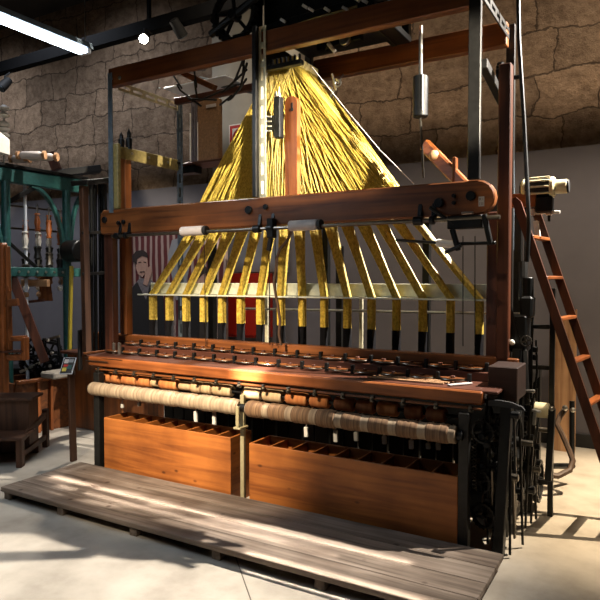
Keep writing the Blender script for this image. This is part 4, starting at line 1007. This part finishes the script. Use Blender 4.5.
# info post
ip = PZ(73.5, 461, 0)
ps = thing('label_stand', (ip.x, ip.y, 0), 'thin brown post carrying a tilted picture label left of the platform', 'stand')
hz = 1.6-(372-279.5)/616*4.93*1.1
ztp = PD(73, 367, (ip-CAM).dot(f0)).z
MB().bar((ip.x, ip.y, 0), (ip.x-.02, ip.y+.0, ztp), .06, .03, up=(1, 0, 0)).build('post', 'stoolw_z', ps)
c = Vector((ip.x-.03, ip.y-.02, ztp+.01)); rt = rv; ut = (Vector((0, 0, 1))*.75-f0*-.66).normalized(); nn = rt.cross(ut)
MB().obox(c, (rt, ut, nn), (.055, .085, .008), .002).build('label_board', 'lampwhite', ps)
MB().obox(c-Vector((0, 0, 0))+nn*.009, (rt, ut, nn), (.050, .080, .002), .0005).build('label_sheet', 'rubber', ps); lsh = LAST[0]
for (u_, v_, w_, h_, mm) in ((-.02, .04, .018, .02, 'paper'), (.02, .045, .02, .016, 'greypanel'), (-.015, -.005, .02, .012, 'red'), (.015, -.02, .02, .02, 'teal'), (-.02, -.045, .018, .02, 'yellowpaint')):
    MB().obox(c+rt*u_+ut*v_+nn*.0115, (rt, ut, nn), (w_, h_, .0012), .0003).build('printed_picture', mm, lsh)
# ------------------------------------------------------------------ stool, trestle box and black machine
def stool():
    s = thing('step_stool', (-5.1, 3.55, 0), 'dark wooden two-step stool on the floor at lower left', 'stool')
    # local frame: a = along steps (down towards camera-left), b = across
    A0 = PZ(19, 468, 0); B0 = PZ(47, 446, 0)
    a_ = (B0-A0); W_ = a_.length; a_.normalize(); b_ = Vector((-a_.y, a_.x, 0))
    hs = .42; hl = .33
    dd = (A0-CAM).dot(f0)
    def q(s_, t_, z_): return A0+a_*s_+b_*t_+Z*z_
    zl_ = PD(19, 437, dd).z
    zh_ = PD(30, 396, (q(W_*.45, 0, 0)-CAM).dot(f0)).z
    w2 = .46
    for t_ in (0, w2):
        MB().bar(q(.03, t_, 0), q(.03, t_, zl_-.02), .05, .07, up=a_).build('leg', 'stoolw_z', s)
        MB().bar(q(W_-.03, t_, 0), q(W_-.03, t_, zl_+.1), .05, .06, up=a_).build('leg', 'stoolw_z', s)
        MB().bar(q(.03, t_, .1), q(W_-.03, t_, .1), .03, .05).build('stretcher', 'stoolw_y', s)
        MB().bar(q(.0, t_, zl_-.04), q(W_, t_, zl_+.05), .03, .06).build('side_rail', 'stoolw_y', s)
    MB().bar(q(-.04, w2/2, zl_-.012), q(W_*.42, w2/2, zl_-.012), w2+.08, .025).build('lower_step', 'stoolw_x', s)
    MB().bar(q(W_*.36, w2/2, zl_+.0), q(W_*.36, w2/2, zh_-.025), w2, .02, up=a_).build('riser', 'stoolw_z', s)
    MB().bar(q(W_*.3, w2/2, zh_-.012), q(W_*.72, w2/2, zh_-.012), w2+.08, .025).build('upper_step', 'stoolw_x', s)
    MB().bar(q(W_*.67, w2/2, .0), q(W_*.67, w2/2, zh_-.026), w2, .02, up=a_).build('back_panel', 'stoolw_z', s)
    for t_ in (.0, w2): MB().prism([q(W_*.36, t_, .08), q(W_*.67, t_, .08), q(W_*.67, t_, zh_-.026), q(W_*.36, t_, zh_-.026)], b_*.015).build('side_panel', 'stoolw_z', s)
stool()
bx = thing('wooden_chest', (-6.2, 4.3, 0), 'open brown wooden chest behind the step stool', 'chest')
c1_ = PZ(50, 430, 0); c2_ = PZ(71, 426, 0); cdir = Vector((c2_.x-c1_.x, c2_.y-c1_.y, 0)).normalized(); cn = Vector((-cdir.y, cdir.x, 0))
hc = .53
p0 = c1_-cdir*.35
p3 = c2_+cdir*.1
MB().bar(p0+cn*.02+Z*hc/2, p3+cn*.02+Z*hc/2, .03, hc).build('front_panel', 'beam_x', bx)
MB().bar(p0+cn*.62+Z*hc/2, p3+cn*.62+Z*hc/2, .03, hc).build('back_panel', 'beam_x', bx)
for e in (p0, p3): MB().bar(e+cn*.03+Z*hc/2, e+cn*.61+Z*hc/2, .03, hc).build('end_panel', 'beam_y', bx)
MB().bar(p0+cn*.03+Z*.03, p3+cn*.6+Z*.03, .3, .03).build('bottom_panel', 'beam_x', bx)
MB().bar(p0-cdir*.0+cn*.0+Z*(hc+.02), p3+cn*.0+Z*(hc+.02), .06, .035).build('rim', 'orange_x', bx)
for s_ in (.22, .36): MB().bar(p0+cdir*s_-cn*.01+Z*.0, p0+cdir*s_-cn*.01+Z*hc, .03, .06, up=cn).build('batten', 'orange_z', bx)
cl = MB(); q0 = PD(47, 379, 6.35); q1 = PD(69, 376, 6.6)
tag(MB().bar(Vector((q0.x, q0.y, hc+.075)), Vector((q1.x, q1.y, hc+.075)), .22, .07, bev=.025).build('folded_cloth', 'greycloth'), 'folded pale grey cloth lying on the rim of the wooden chest', 'cloth')
bk = thing('black_iron_machine', (-6.4, 4.9, 0), 'low black iron machine with wheels behind the chest at left', 'machine')
g0 = PD(40, 365, 7.0)
def gp(px, py, d_=7.0): return PD(px, py, d_)
MB().bar(gp(-5, 372, 7), gp(68, 372, 7.2), .3, .14).build('machine_bed', 'black', bk)
for px in (2, 60): MB().bar(Vector((gp(px, 380).x, gp(px, 380).y, 0)), gp(px, 372), .12, .12, up=(1, 0, 0)).build('leg', 'black', bk)
for px, py, r in ((33, 349, .12), (50, 352, .14), (28, 362, .1), (56, 366, .12), (42, 369, .1)):
    MB().gear(gp(px, py, 6.85), side, r, .05, 24, 5).build('gear_wheel', 'black', bk)
for (p_, q_, mm) in (((20, 372), (42, 362), 'steel'), ((12, 360), (58, 352), 'black'), ((36, 340), (58, 344), 'black'), ((44, 338), (48, 372), 'iron'), ((58, 338), (62, 372), 'black'), ((16, 352), (32, 372), 'black'), ((46, 340), (60, 336), 'oil')):
    MB().bar(gp(*p_, 6.8), gp(*q_, 6.8), .03, .03).build('lever', mm, bk)
for px, py in ((50, 366), (52, 353), (48, 340)): MB().ball(gp(px, py, 6.72), .022, 8).build('lever_knob', 'steel', bk)
wf = thing('winding_frame', (PD(5, 420, 6.2).x, PD(5, 420, 6.2).y, 0), 'orange wooden winding frame with a thread tray at the left edge', 'frame')
dw_ = 5.9
def wp_(px, py): return PD(px, py, dw_)
b_ = wp_(3, 420)
MB().bar(Vector((wp_(2, 300).x, wp_(2, 300).y, 0)), wp_(2, 243), .07, .09, up=(1, 0, 0), bev=.012).build('post', 'orange_z', wf)
MB().bar(wp_(6, 246), wp_(9, 350), .05, .06, up=(1, 0, 0)).build('post', 'beam_z', wf)
MB().bar(wp_(-6, 291), wp_(10, 288), .06, .06).build('crossbar', 'orange_x', wf)
MB().bar(wp_(-6, 305), wp_(18, 302), .06, .07).build('crossbar', 'beam_x', wf)
zt0 = wp_(10, 352)
MB().bar(wp_(-10, 340), wp_(27, 338), .04, .05).build('tray_side', 'orange_x', wf)
MB().bar(wp_(-10, 358), wp_(25, 357), .04, .06).build('tray_side', 'orange_x', wf)
MB().bar(wp_(25, 337), wp_(25, 360), .05, .06, up=(0, 1, 0)).build('tray_end', 'orange_z', wf)
MB().bar(wp_(-10, 352), wp_(24, 351), .1, .02).build('tray_bottom', 'dark_x', wf)
MB().tube([wp_(2, 316), wp_(6, 354)], .01, 6).build('thread', 'white', wf)
for k in range(5): MB().tube([wp_(2+4*k, 356), wp_(4+4*k, 350)], .007, 6).build('pin', 'steel', wf)
# ------------------------------------------------------------------ light
def spot(name, loc, aim, e, ang, col, size=.05, blend=.3):
    l = bpy.data.lights.new(name, 'SPOT'); l.energy = e; l.spot_size = math.radians(ang); l.spot_blend = blend; l.color = col; l.shadow_soft_size = size
    o = bpy.data.objects.new(name, l); COL.objects.link(o); o.location = loc
    o.rotation_euler = (Vector(aim)-Vector(loc)).to_track_quat('-Z', 'Y').to_euler(); return o
WARM = (1, .82, .6); WHITE = (1, .92, .82); COOL = (.75, .86, 1)
spot('spot_back_right', (1.0, 5.1, 4.5), (-3.6, 2.4, 0), 4600, 56, WHITE, .025, 1)
spot('spot_floor_right', (-.62, 1.1, 5.0), (-.2, 5.1, 0), 250, 22, (1, .78, .5), .03, .7)
spot('spot_floor_back', (1.0, 5.1, 4.52), (.0, 4.95, 0), 2300, 42, (1, .8, .55), .02, .9)
spot('spot_front', (-2.4, .2, 3.7), (-3.05, 3.6, .85), 3000, 34, WARM, .05, 1)
spot('spot_table', (-2.2, 1.0, 3.9), (-2.5, 3.6, .94), 14000, 5, WHITE, .04, .9)  # tight extra spot added to make the bright sheen on the table front
spot('spot_cone', (1.8, 2.4, 3.2), (-2.3, 4.1, 2.6), 4200, 17, (1, .88, .7), .03, .6)
for nm, y_, xa_l, xb_l, wd_l, e in (('a', 3.08, -4.0, -1.12, .04, 2.4), ('b', 2.965, -3.8, -1.5, .04, 1.2), ('c', 2.75, -1.95, -.85, .025, 1.0)):  # narrow area lights added to lay pale stripes on the platform, no fixture
    l = bpy.data.lights.new('added_stripe_light', 'AREA'); l.shape = 'RECTANGLE'; l.size = xb_l-xa_l; l.size_y = wd_l; l.energy = e; l.spread = math.radians(1.2); l.color = WHITE
    o = bpy.data.objects.new('added_stripe_light', l); COL.objects.link(o); o.location = ((xa_l+xb_l)/2, y_, 3.9)
spot('spot_poster', (-4.6, 4.6, 3.6), (-5.3, 5.9, 1.6), 70, 60, WHITE, .05, .8)  # spot added to brighten the exhibition panel
spot('back_left', gl+Vector((.1, -.2, -.05)), (-4.5, 2.5, 0), 400, 90, WHITE, .05, .5)
for x, e in ((-9.5, 330), (-6.5, 330), (-3.2, 270), (.2, 380), (1.4, 300)): spot('wall_wash', (x, 4.3, 5.5), (x, 6.4, 2.6), e, 110, (1, .82, .62) if x > -5 else (.82, .88, 1), .15, 1)  # soft spots added to brighten the back wall
l = bpy.data.lights.new('tube_light', 'AREA'); l.shape = 'RECTANGLE'; l.size = .1; l.size_y = 2.3; l.energy = 35; l.color = COOL
o = bpy.data.objects.new('tube_light', l); COL.objects.link(o); o.location = (xd, la.y-1.2, lz-.02)
w = bpy.data.worlds.new('world'); SC.world = w; w.use_nodes = True
w.node_tree.nodes['Background'].inputs[0].default_value = (.5, .55, .65, 1); w.node_tree.nodes['Background'].inputs[1].default_value = .02
SC.view_settings.view_transform = 'Standard'; SC.view_settings.look = 'None'; SC.view_settings.exposure = 0; SC.view_settings.gamma = 1
SC.view_settings.use_curve_mapping = False
SC.cycles.use_denoising = True
SC.cycles.max_bounces = 6; SC.cycles.diffuse_bounces = 3
